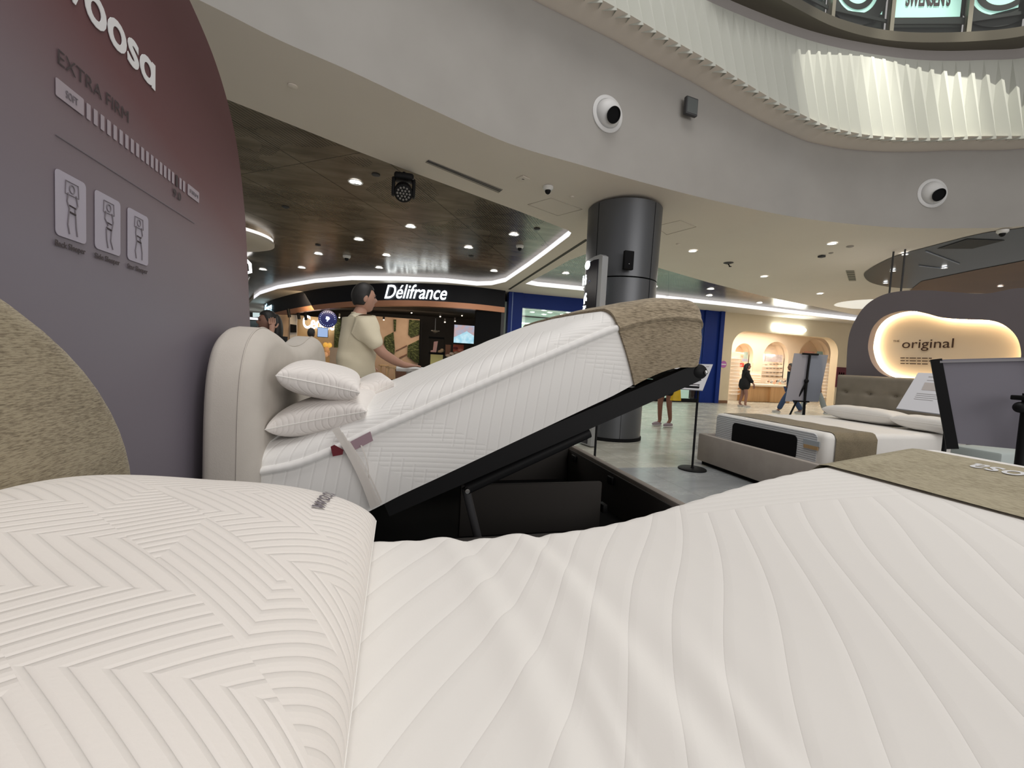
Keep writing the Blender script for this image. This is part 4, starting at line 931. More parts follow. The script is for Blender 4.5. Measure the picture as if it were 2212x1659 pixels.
# hanging dish lamp right, ring ceiling left
c = onx(1884, 657, 9.2); dl = thing('dish_pendant', 'white upturned dish hanging on two dark rods at the right', 'pendant lamp', c)
obj('dish', MB().lathe([(0.0, -0.05), (0.45, -0.04), (0.62, 0.0), (0.60, 0.015), (0.42, -0.02), (0.0, -0.03)], c, n=48), mat('dish_white', (0.9, 0.88, 0.84), 0.4, emis=(1.0, 0.95, 0.86), es=0.55), dl)
for px in ((1912, 1925), (1930, 1932)):
    t_ = onx(1921 if px[0] == 1912 else 1938, 575, 9.2); obj('rod', MB().tube([Vector((c.x, c.y-0.02-(0.28 if px[0] == 1912 else 0.48), c.z)), Vector((c.x, c.y-0.02-(0.28 if px[0] == 1912 else 0.48), zc(c.y)))], 0.016, 8), M['dark'], dl)
obj('driver', MB().box(c+Vector((0, -0.40, 0.02)), (0.2, 0.34, 0.035), 0.01), M['dark'], dl)
c = onc(462, 512, 0.0); rl = thing('round_canopy', 'round cream ceiling dish with lit rim, half hidden behind the display board', 'ceiling lamp', c)
Rr = (onc(583, 520).xy-c.xy).length
obj('dish', MB().lathe([(0.0, 0.02), (0.25*Rr, 0.02), (0.30*Rr, -0.02), (Rr*0.9, -0.06), (Rr, -0.02), (Rr, 0.03)], c, n=64, cap=False), M['soffit'], rl)
obj('lit_rim', MB().lathe([(Rr*0.98, 0.03), (Rr*0.98, 0.10)], c, n=64, cap=False), mat('rim_glow', (1, 1, 1), 0.5, emis=(1, 0.98, 0.95), es=0.9), rl)
obj('hub', MB().lathe([(0.24*Rr, 0.02), (0.2*Rr, -0.01), (0.0, -0.01)], c, n=32), M['woodd'], rl)
# ================================================================== pastry shop
def shopc(px): return onc(*px)
Dpx = [(1092, 628), (1040, 621), (1000, 617), (940, 613), (880, 611), (820, 612), (760, 615), (700, 622), (650, 631), (610, 641), (585, 649), (570, 658)]
Dc = [onc(*p).xy for p in Dpx]; Dc = smoothpts(Dc, 4)
ps = thing('pastry_shop', 'curved black-fronted pastry shop with a copper band and white script sign', 'shop', (0.5, 13.5, 0))
zb1 = lambda p: zc(p.y)-0.50; zb2 = lambda p: zc(p.y)-0.66
blk = mat('fascia_black', (0.006, 0.0065, 0.010), 0.5, spec=0.2); cop = mat('copper_band', (0.50, 0.24, 0.14), 0.4, 0.6)
mb = MB(); mb.strip([(p.x, p.y, zc(p.y)) for p in Dc], [(p.x, p.y, zb1(p)) for p in Dc]); mb.strip([(p.x, p.y, zb1(p)) for p in Dc], [(p.x, p.y+0.3, zb1(p)) for p in Dc]); obj('fascia', mb, blk, ps)
mb = MB(); mb.strip([(p.x, p.y-0.02, zb1(p)) for p in Dc], [(p.x, p.y-0.02, zb2(p)) for p in Dc]); mb.strip([(p.x, p.y-0.02, zb2(p)) for p in Dc], [(p.x, p.y+0.25, zb2(p)) for p in Dc]); obj('copper_band', mb, cop, ps)
inner = mat('shop_dark_ceiling', (0.030, 0.024, 0.020), 0.7)
mb = MB(); mb.strip([(p.x, p.y+0.2, zb2(p)+0.03) for p in Dc], [(p.x*0.9-0.2, 19.5, 2.75) for p in Dc]); obj('inner_ceiling', mb, inner, ps)
def dcat(px, py):
    d = ray(px, py)
    for a, b in zip(Dc, Dc[1:]):
        t = b-a; n_ = Vector((t.y, -t.x, 0)); s_ = (Vector((a.x, a.y, 0))-CP).dot(n_)/d.dot(n_); q = CP+d*s_; u = (q.xy-a).dot(t)/t.length_squared
        if -0.05 <= u <= 1.05: return q, t.normalized()
    return q, t.normalized()
q0, t0 = dcat(830, 636); q1, t1 = dcat(964, 640)
def curve_text(name, body, x0, x1, y0, h, m, parent, off=0.05, **k):
    A, _ = dcat(x0, y0); B, _ = dcat(x1, y0)
    def fn(a, b, c):
        px = x0+(x1-x0)*a; q, _t = dcat(px, y0); z0 = zc(q.y)-h[0]; return Vector((q.x, q.y-off, z0+b*h[1]))
    return text(name, body, (0, 0, 0), (1, 0, 0), (0, 1, 0), 1.0, m, parent, 0.0, fn=fn, **k)
curve_text('sign_lettering', 'Délifrance', 831, 965, 633, (0.455, 0.40), M['sign'], ps, bold=0.004, shear=0.3, space=1.0)
curve_text('sign_lettering', 'lifrance', 572, 588, 650, (0.46, 0.42), M['signblue'], ps, bold=0.02, shear=0.3)
mb = MB(); mb.b2((3.02, 12.97, 0), (3.12, 13.3, 3.2)); obj('end_post', mb, M['dark'], ps)
mb = MB(); mb.b2((2.25, 12.95, 0), (3.02, 13.15, 2.6)); obj('end_wall', mb, M['blackm'], ps)
# interior
obj('back_wall', MB().b2((-4.5, 18.0, 0), (4.5, 18.1, 3.0)), mat('interior_dark', (0.020, 0.018, 0.018), 0.8), ps)
def pl(px, py, Y): return ony(px, py, Y)
def slab(px0, py0, px1, py1, Y, th, m, parent, name, r=0.0):
    a = pl(px0, py1, Y); b = pl(px1, py0, Y); return obj(name, MB().b2((a.x, Y, min(a.z, b.z)), (b.x, Y+th, max(a.z, b.z)), r), m, parent)
plast = blotch('warm_plaster', (0.52, 0.38, 0.27), (0.44, 0.31, 0.215), 2, 0.8)
slab(800, 690, 907, 818, 16.5, 0.1, plast, ps, 'plaster_wall')
slab(905, 690, 912, 815, 16.3, 0.3, M['blackm'], ps, 'black_post')
grass = mat('moss_panel', (0.10, 0.13, 0.03), 0.95); g = NG(grass); v, x, y, z = g.coord(); nn_ = g.noise(g.comb(g.m('ADD', g.m('MULTIPLY', x, 9), g.m('MULTIPLY', z, 6)), y, g.m('MULTIPLY', z, 14)), 1.6, 4, 0.7)
g.nt.links.new(g.ramp(nn_, [(0.35, (0.008, 0.012, 0.006)), (0.52, (0.045, 0.06, 0.018)), (0.70, (0.20, 0.22, 0.09))]), g.b.inputs['Base Color'])
def poly(pts, Y, th, m, parent, name): return obj(name, MB().prism([pl(x, y, Y) for x, y in pts], (0, th, 0)), m, parent, smooth=False)
for k, P in enumerate([[(830, 728), (850, 717), (853, 752), (852, 765), (836, 757), (829, 742)], [(884, 690), (907, 692), (906, 722), (888, 729), (882, 722)], [(881, 746), (905, 734), (906, 785), (896, 782), (880, 770)], [(800, 700), (806, 690), (808, 720), (802, 745), (798, 730)], [(850, 690), (856, 690), (855, 715), (851, 716)]]):
    poly(P, 16.42, 0.08, grass, ps, 'moss_panel')
for P in ([(855, 757), (879, 745), (879, 747), (855, 759)], [(862, 772), (879, 764), (879, 766), (864, 774)]): poly(P, 16.45, 0.05, M['woodd'], ps, 'wall_strip')
poly([(680, 722), (735, 730), (735, 818), (730, 830), (690, 800)], 17.2, 0.1, plast, ps, 'plaster_wall')
slab(720, 690, 736, 800, 16.8, 0.2, grass, ps, 'moss_panel')
slab(850, 800, 905, 850, 15.0, 0.3, M['woodd'], ps, 'counter_front'); 
tv = thing('wall_screen', 'bright screen showing pale blue food picture in the pastry shop', 'screen', pl(1008, 722, 14.9))
slab(979, 704, 1038.5, 742, 14.9, 0.06, M['blackm'], tv, 'bezel')
scr = mat('food_screen', (0, 0, 0), 0.4); g = NG(scr); v, x, y, z = g.coord(); nn_ = g.noise(v, 6, 4, 0.6)
lowf = g.m('GREATER_THAN', g.m('ADD', 0.02, g.m('MULTIPLY', g.m('ABSOLUTE', x), -0.55)), g.m('SUBTRACT', z, 0.08))
sc_ = g.mix(lowf, g.ramp(nn_, [(0.35, (0.35, 0.45, 0.6)), (0.6, (0.55, 0.38, 0.38))]), g.ramp(nn_, [(0.3, (0.28, 0.62, 0.78)), (0.6, (0.60, 0.85, 0.95))]))
g.nt.links.new(sc_, g.b.inputs['Emission Color']); g.b.inputs['Emission Strength'].default_value = 1.0
slab(980, 705, 1037, 740, 14.88, 0.02, scr, tv, 'display')
dc = thing('display_case', 'dark glass pastry case with a pink box and buns in the shop', 'display case', pl(943, 780, 14.6))
for (x0, y0, x1, y1) in ((926, 729, 929, 810), (957, 733, 960, 790), (926, 729, 960, 731), (926, 762, 960, 765)): slab(x0, y0, x1, y1, 14.6, 0.04, M['blackm'], dc, 'frame_bar')
slab(929, 765, 957, 800, 14.9, 0.05, mat('case_glow', (0.4, 0.36, 0.12), 0.6, emis=(0.8, 0.7, 0.3), es=0.15), dc, 'lit_base')
pb_ = poly([(938, 738), (946, 737), (942, 763), (931, 764), (931, 757), (936, 756)], 14.65, 0.15, mat('pink_box', (0.75, 0.42, 0.38), 0.6), None, 'pastry_box'); tag(pb_, 'pink and cream upright box in the pastry case', 'box')
for k, (x_, y_) in enumerate(((950, 760), (955, 757))): one('bun', MB().ellipsoid(pl(x_, y_, 14.7), (0.07, 0.06, 0.06), 12, 8), mat('bun_%d' % k, (0.55, 0.38, 0.22), 0.7), ('round bun beside the pink box in the pastry case', 'paler round bun at the right edge of the pastry case')[k], 'bun')
slab(979, 745, 1002, 760, 15.2, 0.05, mat('red_poster', (0.45, 0.10, 0.06), 0.6), ps, 'menu_picture'); slab(962, 745, 974, 768, 15.3, 0.05, M['woodd'], ps, 'shelf_unit')
for k, (x_, y_, cl_) in enumerate([(968, 768, (0.6, 0.45, 0.35)), (976, 764, (0.7, 0.55, 0.45)), (986, 762, (0.55, 0.35, 0.25)), (995, 757, (0.65, 0.25, 0.18)), (984, 752, (0.2, 0.03, 0.03))]):
    one('pastry', MB().ellipsoid(pl(x_, y_, 14.5), (0.09, 0.06, 0.05), 12, 8), mat('pastry_%d' % k, cl_, 0.7), ['pale pastry at the left of the counter under the screen', 'cream pastry next to the leftmost pale one under the screen', 'brown pastry in the middle of the counter under the screen', 'reddish pastry at the right of the counter under the screen', 'dark red cake in front of the red menu picture'][k], 'pastry')
c = pl(940, 715, 14.8); pdl = thing('pendant_lamp', 'small cone pendant lamp on a thin stem in the dark pastry shop', 'pendant lamp', c)
obj('shade', MB().lathe([(0.0, -0.08), (0.15, 0.0), (0.14, 0.012), (0.0, 0.03)], c, n=24), M['steel'], pdl); obj('stem', MB().tube([c, c+Vector((0, 0, 0.42))], 0.01, 8), M['steel'], pdl)
spotm = mat('spot_dim', (1, 1, 1), 0.5, emis=(1, 0.85, 0.65), es=2.5)
for k, (x_, y_) in enumerate([(829, 691), (951, 684), (961, 696), (983, 694), (998, 682), (889, 676), (892, 662), (1053, 665), (733, 686)]):
    c = pl(x_, y_, 15.6); t = thing('track_spot', ['track spotlight above the moss wall of the pastry shop', 'track spotlight left of the pastry shop screen', 'lower track spotlight beside the hanging cone lamp', 'track spotlight just above the pastry shop screen', 'track spotlight above and right of the screen', 'track spotlight above the tall plaster panel', 'highest track spotlight under the copper band', 'small spotlight at the right end of the copper band', 'track spotlight left of the man\'s neck'][k], 'spotlight', c)
    obj('can', MB().tube([c+Vector((0, 0.05, 0.12)), c+Vector((0, 0, 0.01))], 0.035, 10), M['black'], t); obj('bulb', MB().ellipsoid(c, (0.028, 0.028, 0.02), 10, 6), spotm, t)
# bar stools in the shop
def stool(c, label):
    t = thing('bar_stool', label, 'stool', c); c = Vector(c)
    obj('seat', MB().lathe([(0.17, 0.70), (0.18, 0.72), (0.17, 0.745), (0.0, 0.745)], c, n=24), M['woods'], t)
    for k in range(4):
        a = pi/4+k*pi/2; obj('leg', MB().tube([c+Vector((0.12*cos(a), 0.12*sin(a), 0.70)), c+Vector((0.19*cos(a), 0.19*sin(a), 0.0))], 0.02, 8), M['woods'], t)
    obj('footrest', MB().tube([c+Vector((0.165*cos(a), 0.165*sin(a), 0.25)) for a in [2*pi*k/20 for k in range(20)]], 0.012, 8, closed=True), M['woods'], t)
for (x_, y_), l_ in (((846, 792), 'light wooden bar stool behind the high table, right one'), ((829, 788), 'light wooden bar stool behind the man, left of another')):
    q = ony(x_, y_, 9.6); k_ = 0.745; s_ = (HC-k_)/(HC-q.z); q2 = CP+(q-CP)*s_; stool((q2.x, q2.y, 0), l_)
# second shop beyond, with lit script sign
cs = thing('cafe_beyond', 'warm lit cafe seen through the pastry shop with thick white sign letters', 'shop', (-2.5, 17, 0))
warm = mat('warm_wall', (0.60, 0.40, 0.20), 0.7)
poly([(636, 680), (735, 690), (735, 800), (636, 780)], 16.9, 0.1, warm, cs, 'back_wall')
poly([(600, 680), (628, 680), (628, 740), (600, 740)], 16.7, 0.1, plast, cs, 'side_wall'); poly([(626, 680), (641, 680), (641, 742), (626, 742)], 16.6, 0.1, mat('pale_panel', (0.6, 0.55, 0.50), 0.7), cs, 'pale_panel')
poly([(627, 700), (640, 702), (640, 718), (627, 718)], 16.5, 0.05, M['blackm'], cs, 'dark_opening')
a = pl(654, 709, 16.7); b = pl(722, 714, 16.7); text('sign_lettering', 'Cedele', a, b, (0, 0, 1), 0.46, mat('cafe_letters', (1, 1, 1), .5, emis=(1, 1, 0.97), es=2.6), cs, 0.02, bold=0.02)
for k, (x_, y_) in enumerate(((622, 680), (643, 684), (658, 686))):
    c = pl(x_, y_, 16.3); t = thing('track_spot', ['black track lamp left of the lit cafe letters', 'black track lamp over the pale panel of the cafe', 'black track lamp above the first lit cafe letter'][k], 'spotlight', c); obj('can', MB().tube([c+Vector((0, 0, 0.2)), c+Vector((0.05, 0, -0.08))], 0.05, 10), M['black'], t)
tv = thing('menu_screen', 'small pale blue screen beside the round blue hanging sign', 'screen', pl(697, 717, 16.5)); slab(685, 708, 709, 728, 16.5, 0.05, M['dark'], tv, 'bezel'); slab(686, 709, 708, 727, 16.47, 0.02, mat('blue_screen', (0, 0, 0), 0.4, emis=(0.40, 0.55, 0.85), es=0.9), tv, 'display')
# round hanging sign
c = ony(708, 689, 15.6); rs = thing('hanging_sign', 'round navy hanging sign with pale portrait emblem and ring of lettering', 'sign', c); Rs = 0.285
obj('disc', MB().lathe([(Rs, -0.04), (Rs, 0.04)], c, (0, 1, 0), 40), mat('navy', (0.006, 0.010, 0.055), 0.4, emis=(0.01, 0.02, 0.2), es=0.35), rs)
em = mat('emblem_glow', (0.5, 0.6, 0.8), 0.5, emis=(0.35, 0.55, 0.9), es=0.9)
obj('emblem', MB().prism([c+Vector((x_*0.1, -0.045, z_*0.1)) for x_, z_ in [(-.5, .75), (.1, .8), (.6, .55), (.75, .0), (.4, -.4), (.15, -.5), (.1, -.9), (-.45, -.85), (-.15, -.6), (-.2, -.3), (-.65, -.1), (-.5, .3)]], (0, -0.004, 0)), em, rs)
for k in range(22):
    a = 2*pi*k/24; p = c+Vector((Rs*0.80*cos(a), -0.043, Rs*0.80*sin(a))); obj('ring_letter', MB().box(p, (0.012, 0.004, 0.026), rot=Matrix.Rotation(-a+pi/2, 3, 'Y')), em, rs)
obj('hanger', MB().tube([c+Vector((0.02, 0, Rs)), c+Vector((0.02, 0, 2.86-c.z))], 0.022, 8), M['black'], rs); obj('clamp', MB().box(c+Vector((0.03, 0, Rs+0.18)), (0.10, 0.08, 0.06), 0.01), M['offwhite'], rs)
# side table + bench in the cafe
tbq = ony(722, 800, 11.2); ct = thing('cafe_table', 'low wooden cafe table behind the far end of the beige headboard', 'table', (tbq.x, 11.2, 0))
obj('tabletop', MB().b2((tbq.x-0.25, 10.9, 0.72), (tbq.x+0.3, 11.5, 0.76), 0.008), M['woods'], ct)
for a, b in ((-.2, 11.0), (.25, 11.0), (-.2, 11.4), (.25, 11.4)): obj('leg', MB().b2((tbq.x+a-0.02, b-0.02, 0), (tbq.x+a+0.02, b+0.02, 0.72)), M['blackm'], ct)
bq = ony(745, 770, 13.6); bn = thing('bench', 'brown bench with sloping back beside the man in the shop', 'bench', (bq.x, 13.6, 0))
obj('seat', MB().b2((bq.x-0.45, 13.4, 0.45), (bq.x+0.35, 13.9, 0.52), 0.02), plast, bn); obj('backrest', MB().b2((bq.x-0.45, 13.85, 0.52), (bq.x+0.35, 13.95, 1.25), 0.02), plast, bn); obj('base', MB().b2((bq.x-0.4, 13.5, 0), (bq.x+0.3, 13.85, 0.45)), M['woodd'], bn)
for k, (x_, y_, cl_) in enumerate([(703, 745, (0.8, 0.45, 0.08)), (712, 746, (0.85, 0.5, 0.1)), (706, 755, (0.5, 0.25, 0.1)), (713, 763, (0.45, 0.22, 0.1)), (704, 766, (0.55, 0.3, 0.15))]):
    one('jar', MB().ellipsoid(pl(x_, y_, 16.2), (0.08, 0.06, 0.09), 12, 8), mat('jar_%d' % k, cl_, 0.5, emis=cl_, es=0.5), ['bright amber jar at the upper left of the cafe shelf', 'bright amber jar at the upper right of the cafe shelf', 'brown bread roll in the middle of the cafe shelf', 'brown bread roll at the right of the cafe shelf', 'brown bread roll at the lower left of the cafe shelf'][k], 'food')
slab(698, 768, 718, 771, 16.2, 0.25, M['woods'], cs, 'shelf'); slab(698, 738, 718, 741, 16.4, 0.1, M['woods'], cs, 'shelf')
# bright shopfront at the far left
fl_ = thing('far_shopfront', 'distant pale lit shopfront strip between the board and the long-haired woman', 'shop', (-5, 21, 0))
poly([(525, 684), (575, 688), (575, 692), (525, 689)], 21, 0.1, mat('far_strip', (1, 1, 1), .5, emis=(0.9, 0.95, 1), es=1.6), fl_, 'light_strip')
poly([(525, 692), (580, 694), (600, 790), (525, 790)], 21.3, 0.1, mat('far_wall', (0.10, 0.13, 0.13), .6), fl_, 'glass_wall'); poly([(546, 675), (566, 676), (566, 684), (546, 684)], 21, 0.1, mat('far_sign', (1, 1, 1), .5, emis=(0.55, 0.72, 0.72), es=0.8), fl_, 'sign_panel')
poly([(530, 660), (640, 668), (640, 690), (530, 684)], 22, 0.1, mat('far_bulkhead', (0.10, 0.10, 0.085), .6), fl_, 'bulkhead')
q = ony(583, 672, 20); one('wall_lamp', MB().ellipsoid(q, (0.14, 0.1, 0.22), 12, 8), mat('far_lamp', (1, 1, 1), .5, emis=(0.9, 0.97, 1), es=3), 'bright white lamp above the long-haired woman', 'lamp')
q = ony(533, 585, 12.5); bb = thing('neon_tube', 'bright white tube lamp peeking out beside the display board', 'lamp', q)
obj('tube', MB().tube([q+Vector((-.05, 0, .30)), q+Vector((.07, 0, .18)), q+Vector((.09, 0, -.02)), q+Vector((-.05, 0, -.06))], 0.035, 10), mat('tube_glow', (1, 1, 1), .5, emis=(1, 1, 1), es=4), bb); obj('coil', MB().tube([q+Vector((-.05, 0, -.12)), q+Vector((.06, 0, -.16)), q+Vector((0.0, 0, -.30))], 0.03, 8), M['steel'], bb)
mb = MB(); mb.b2((-16, 26, 0), (20, 26.1, 6)); struct('wall_far', mb, mat('far_wall_dark', (0.06, 0.06, 0.055), 0.8))
# ================================================================== blue shop
YW = 13.06
bl = thing('blue_shop', 'royal blue shopfront with a bright pale interior behind the column', 'shop', (7, YW, 0))
def W(px, py, Y=YW): return ony(px, py, Y)
zt2 = zc(YW)
def wb(x0, z0, x1, z1, y0, y1, m, name, parent, r=0.0): return obj(name, MB().b2((x0, y0, z0), (x1, y1, z1), r), m, parent)
xL, xO0, xO1, xR = 3.25, W(1126, 700).x, W(1512, 800).x, W(1556, 760).x
zH = W(1126, 664).z
wb(xL, 0, xO0, zt2, YW-0.05, YW+0.2, M['bluewall'], 'left_pier', bl); wb(xO0, zH, xO1, zt2, YW, YW+0.2, M['bluewall'], 'header', bl); wb(xO1, 0, xR, zt2, YW-0.02, YW+0.2, M['bluewall'], 'right_pier', bl)
wb(xR-0.16, 0, xR, zt2, YW-0.10, YW-0.02, M['bluewall'], 'pilaster', bl); wb(xO1+0.02, 0, xO1+0.12, zt2, YW-0.06, YW-0.02, M['bluewall'], 'pilaster', bl)
wb(xL+0.1, 0, xL+0.13, zt2, YW-0.06, YW-0.05, mat('blue_edge', (0.05, 0.11, 0.32), 0.3), 'edge_strip', bl)
wb(xO0, 0.0, xO1, 0.12, YW-0.03, YW+0.1, M['blackm'], 'sill', bl)
mi = mat('mint_interior', (0.62, 0.74, 0.66), 0.7)
wb(xO0-0.5, 0, xO1+0.3, 2.9, 17.0, 17.1, mi, 'back_wall', bl); wb(xO0-0.5, 0, xO0-0.4, 3.0, YW+.2, 17, mi, 'side_wall', bl); wb(xO1+0.3, 0, xO1+0.4, 3.0, YW+.2, 17, mi, 'side_wall', bl)
wb(xO0-0.5, 2.95, xO1+0.4, 3.0, YW+.2, 17, mi, 'shop_ceiling', bl)
wb(xO0-0.4, 2.55, xO1+0.3, 2.60, 16.2, 16.25, mat('mint_strip', (1, 1, 1), .5, emis=(.9, 1, 1), es=0.7), 'light_strip', bl)
mb = MB(); mb.face([(xO0, YW+0.08, 0.12), (xO1, YW+0.08, 0.12), (xO1, YW+0.08, zH), (xO0, YW+0.08, zH)]); obj('shop_window', mb, glass, bl)
for k, (x_, y_) in enumerate([(1150, 675), (1175, 671), (1188, 676), (1175, 680), (1215, 680), (1228, 676), (1241, 682)]):
    q = W(x_, y_, 14.6); s_ = (2.93-HC)/(q.z-HC); q = CP+(q-CP)*s_
    dup(dlp, (q.x, min(q.y, 16.6), 2.945), ['leftmost round lamp in the blue shop ceiling', 'highest round lamp in the blue shop ceiling', 'round lamp right of the highest one in the blue shop', 'round lamp under the highest one in the blue shop', 'round lamp left of the brightest pair in the blue shop', 'round lamp at the upper right in the blue shop', 'rightmost round lamp in the blue shop, next to the pylon'][k])
pan = W(1504, 850); wb(pan.x-0.15, 0.12, pan.x+0.3, 0.95, YW+0.11, YW+0.2, M['blackm'], 'black_panel', bl)
area('blue_shop_light', ((xO0+xO1)/2, 15.2, 2.85), 5.5, 130, (0.88, 1.0, 0.97), None, 2.5)
# ================================================================== cream optical shop
xC0, xC1 = xR, 18.2
o0, o1, ot = W(1577, 800).x, W(1807, 800).x, W(1610, 715).z
op = thing('optical_shop', 'cream shopfront with a wide rounded opening and warm lit arched niches', 'shop', (14, YW, 0))
outer2 = [(xC0, 0), (xC1, 0), (xC1, zt2), (xC0, zt2)]; hole = [(o1, 0.0005), (o1, ot-0.62)] + [(o1-0.62+0.62*cos(radians(a)), ot-0.62+0.62*sin(radians(a))) for a in range(10, 91, 10)] + [(o0+0.62+0.62*cos(radians(a)), ot-0.62+0.62*sin(radians(a))) for a in range(90, 171, 10)] + [(o0, ot-0.62), (o0, 0.0005)]
full = [(xC0, 0), (o0, 0)] + hole[::-1] + [(o1, 0), (xC1, 0), (xC1, zt2), (xC0, zt2)]
fillmap('front_wall', [full], lambda a, b, t: (a, YW+0.15+t, b), M['cream'], 0.30, op)
wb(xC0, 0, o0-0.02, 0.10, YW-0.02, YW, mat('brown_skirting', (0.16, 0.075, 0.035), 0.5), 'skirting', op); wb(o1+0.05, 0, xC1, 0.08, YW-0.02, YW, bpy.data.materials['brown_skirting'], 'skirting', op)
yi = 15.3; wb(o0-0.4, 0, o0-0.3, 3.0, YW+0.3, yi, M['creaml'], 'inner_side', op); xri = W(1850, 800, yi).x; wb(xri, 0, xri+0.1, 3.0, YW+0.3, yi, M['creaml'], 'inner_side', op); wb(o0-0.4, 2.95, xri+0.1, 3.0, YW+0.3, yi+0.6, M['creaml'], 'inner_ceiling', op)
def arch(x0, x1, z0, z1, n=14):
    r = (x1-x0)/2; return [(x1, z0)] + [((x0+x1)/2+r*cos(pi*k/n), z1-r+r*sin(pi*k/n)) for k in range(n+1)] + [(x0, z0)]
def iw(px, py=800): return W(px, py, yi).x
A1 = (iw(1584), iw(1624)); A2 = (iw(1646), iw(1701)); A3 = (iw(1722), iw(1790)); zA = W(1675, 738, yi).z
archs = [arch(A1[0], A1[1], 0.95, W(1600, 741, yi).z), arch(A2[0], A2[1], 0.95, zA), arch(A3[0], A3[1], 0.95, W(1760, 733, yi).z)]
fillmap('niche_wall', [[(o0-0.3, 0), (xri, 0), (xri, 2.95), (o0-0.3, 2.95)]]+archs, lambda a, b, t: (a, yi+0.12+t, b), M['creaml'], 0.24, op)
wb(o0-0.3, 0, xri, 2.95, yi+0.55, yi+0.6, M['creaml'], 'niche_back', op)
mb = MB()
for P in archs: mb.strip([(a, yi+0.2, b) for a, b in P], [(a, yi+0.56, b) for a, b in P], True)
obj('niche_reveal', mb, M['creaml'], op)
wb(iw(1624), 0.95, iw(1632), 1.55, yi-0.05, yi, M['creaml'], 'small_niche_panel', op)
area('optical_light', ((o0+o1)/2, 14.2, 2.85), 3.8, 120, (1.0, 0.90, 0.78), None, 1.2)
for (a, b) in (A1, A2, A3): area('niche_light', ((a+b)/2, yi+0.35, 1.98), 0.5, 5, (1.0, 0.90, 0.78), ((a+b)/2, yi+0.5, 0.9), 0.2)
# sign
a = W(1671, 711, YW-0.06); b = W(1741, 713, YW-0.06)
text('sign_lettering', 'Nanoto', (a.x, YW-0.06, a.z-0.02), (b.x, YW-0.06, a.z-0.02), (0, 0, 1), 0.21, mat('halo_letters', (1, 1, 1), .5, emis=(0.9, 1, 1), es=14), op, 0.02, bold=0.045)
q = W(1611, 720, YW+0.5); 
c = W(1610, 719, YW+0.7); dup(dlp, (c.x, c.y, 2.94), 'round lamp just inside the arched opening of the cream shop')
# sticker
c = W(1563, 787, YW-0.005); sk = thing('round_sticker', 'round purple sticker with a white band on the cream wall', 'sticker', c)
obj('disc', MB().lathe([(0.125, 0.0), (0.125, 0.006)], c, (0, -1, 0), 32), mat('purple_print', (0.42, 0.13, 0.40), 0.5), sk); obj('band', MB().box(c+Vector((0, -0.008, 0)), (0.20, 0.003, 0.035), rot=Matrix.Rotation(0.0, 3, 'Y')), M['white'], sk)
# counter
x0, x1 = iw(1612), iw(1705); yc0 = 13.9
ctq = thing('shop_counter', 'oak shop counter with cream top in the cream shop', 'counter', ((x0+x1)/2, 14.2, 0))
k0, k1 = ony(1619, 850, yc0).x, ony(1708, 850, yc0).x
wb(k0, 0, k0+1.05, 0.62, yc0+0.1, yc0+0.8, M['wood'], 'cabinet', ctq, 0.03); wb(k0+1.0, 0, k1, 0.62, yc0, yc0+0.8, M['wood'], 'cabinet', ctq, 0.03); wb(k0-0.05, 0.62, k1+0.1, 0.70, yc0-0.05, yc0+0.85, M['creaml'], 'countertop', ctq, 0.01)
# shelves + spectacles
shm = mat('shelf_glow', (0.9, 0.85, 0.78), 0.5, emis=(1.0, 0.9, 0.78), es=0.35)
spec = None; specs = ['dark', 'gold']
def glasses(c, label, grp, m, w_=0.14):
    global spec
    key = m.name
    if spec is None: spec = {}
    if key not in spec:
        c = Vector(c); mb = MB(); 
        for s_ in (-1, 1): mb.tube([c+Vector((s_*0.034+0.028*cos(a), 0, 0.022*sin(a))) for a in [2*pi*k/14 for k in range(14)]], 0.0055, 6, closed=True)
        mb.tube([c+Vector((-0.008, 0, 0.006)), c+Vector((0.008, 0, 0.006))], 0.004, 6)
        for s_ in (-1, 1): mb.tube([c+Vector((s_*0.062, 0, 0.008)), c+Vector((s_*0.064, 0.12, 0.0))], 0.004, 6)
        spec[key] = tag(obj('spectacles', mb, m, center=True), label, 'spectacles', grp); return spec[key]
    o = spec[key].copy(); COL.objects.link(o); o.location = Vector(c); o['label'] = label; o['group'] = grp; return o
fr1 = mat('spectacle_dark', (0.05, 0.04, 0.035), 0.4); fr2 = mat('spectacle_pale', (0.75, 0.68, 0.6), 0.3)
for r, (py, n_) in enumerate(((788, 7), (797, 7), (806, 7), (814, 5))):
    for k in range(n_):
        q = W(1652+k*(52/n_)+3, py, yi+0.30); glasses((q.x, yi+0.30, q.z), 'dark-rimmed spectacles in rows in the middle niche of the cream shop', 'dark spectacles in the middle niche', fr1)
    a = W(1645, py+2.5, yi+0.30); b = W(1702, py+2.5, yi+0.30)
    one('shelf', MB().b2((A2[0]+0.02, yi+0.25, a.z-0.015), (A2[1]-0.02, yi+0.5, a.z)), shm, ['top glass shelf in the middle niche', 'second glass shelf in the middle niche', 'third glass shelf in the middle niche', 'lowest glass shelf in the middle niche'][r], 'shelf')
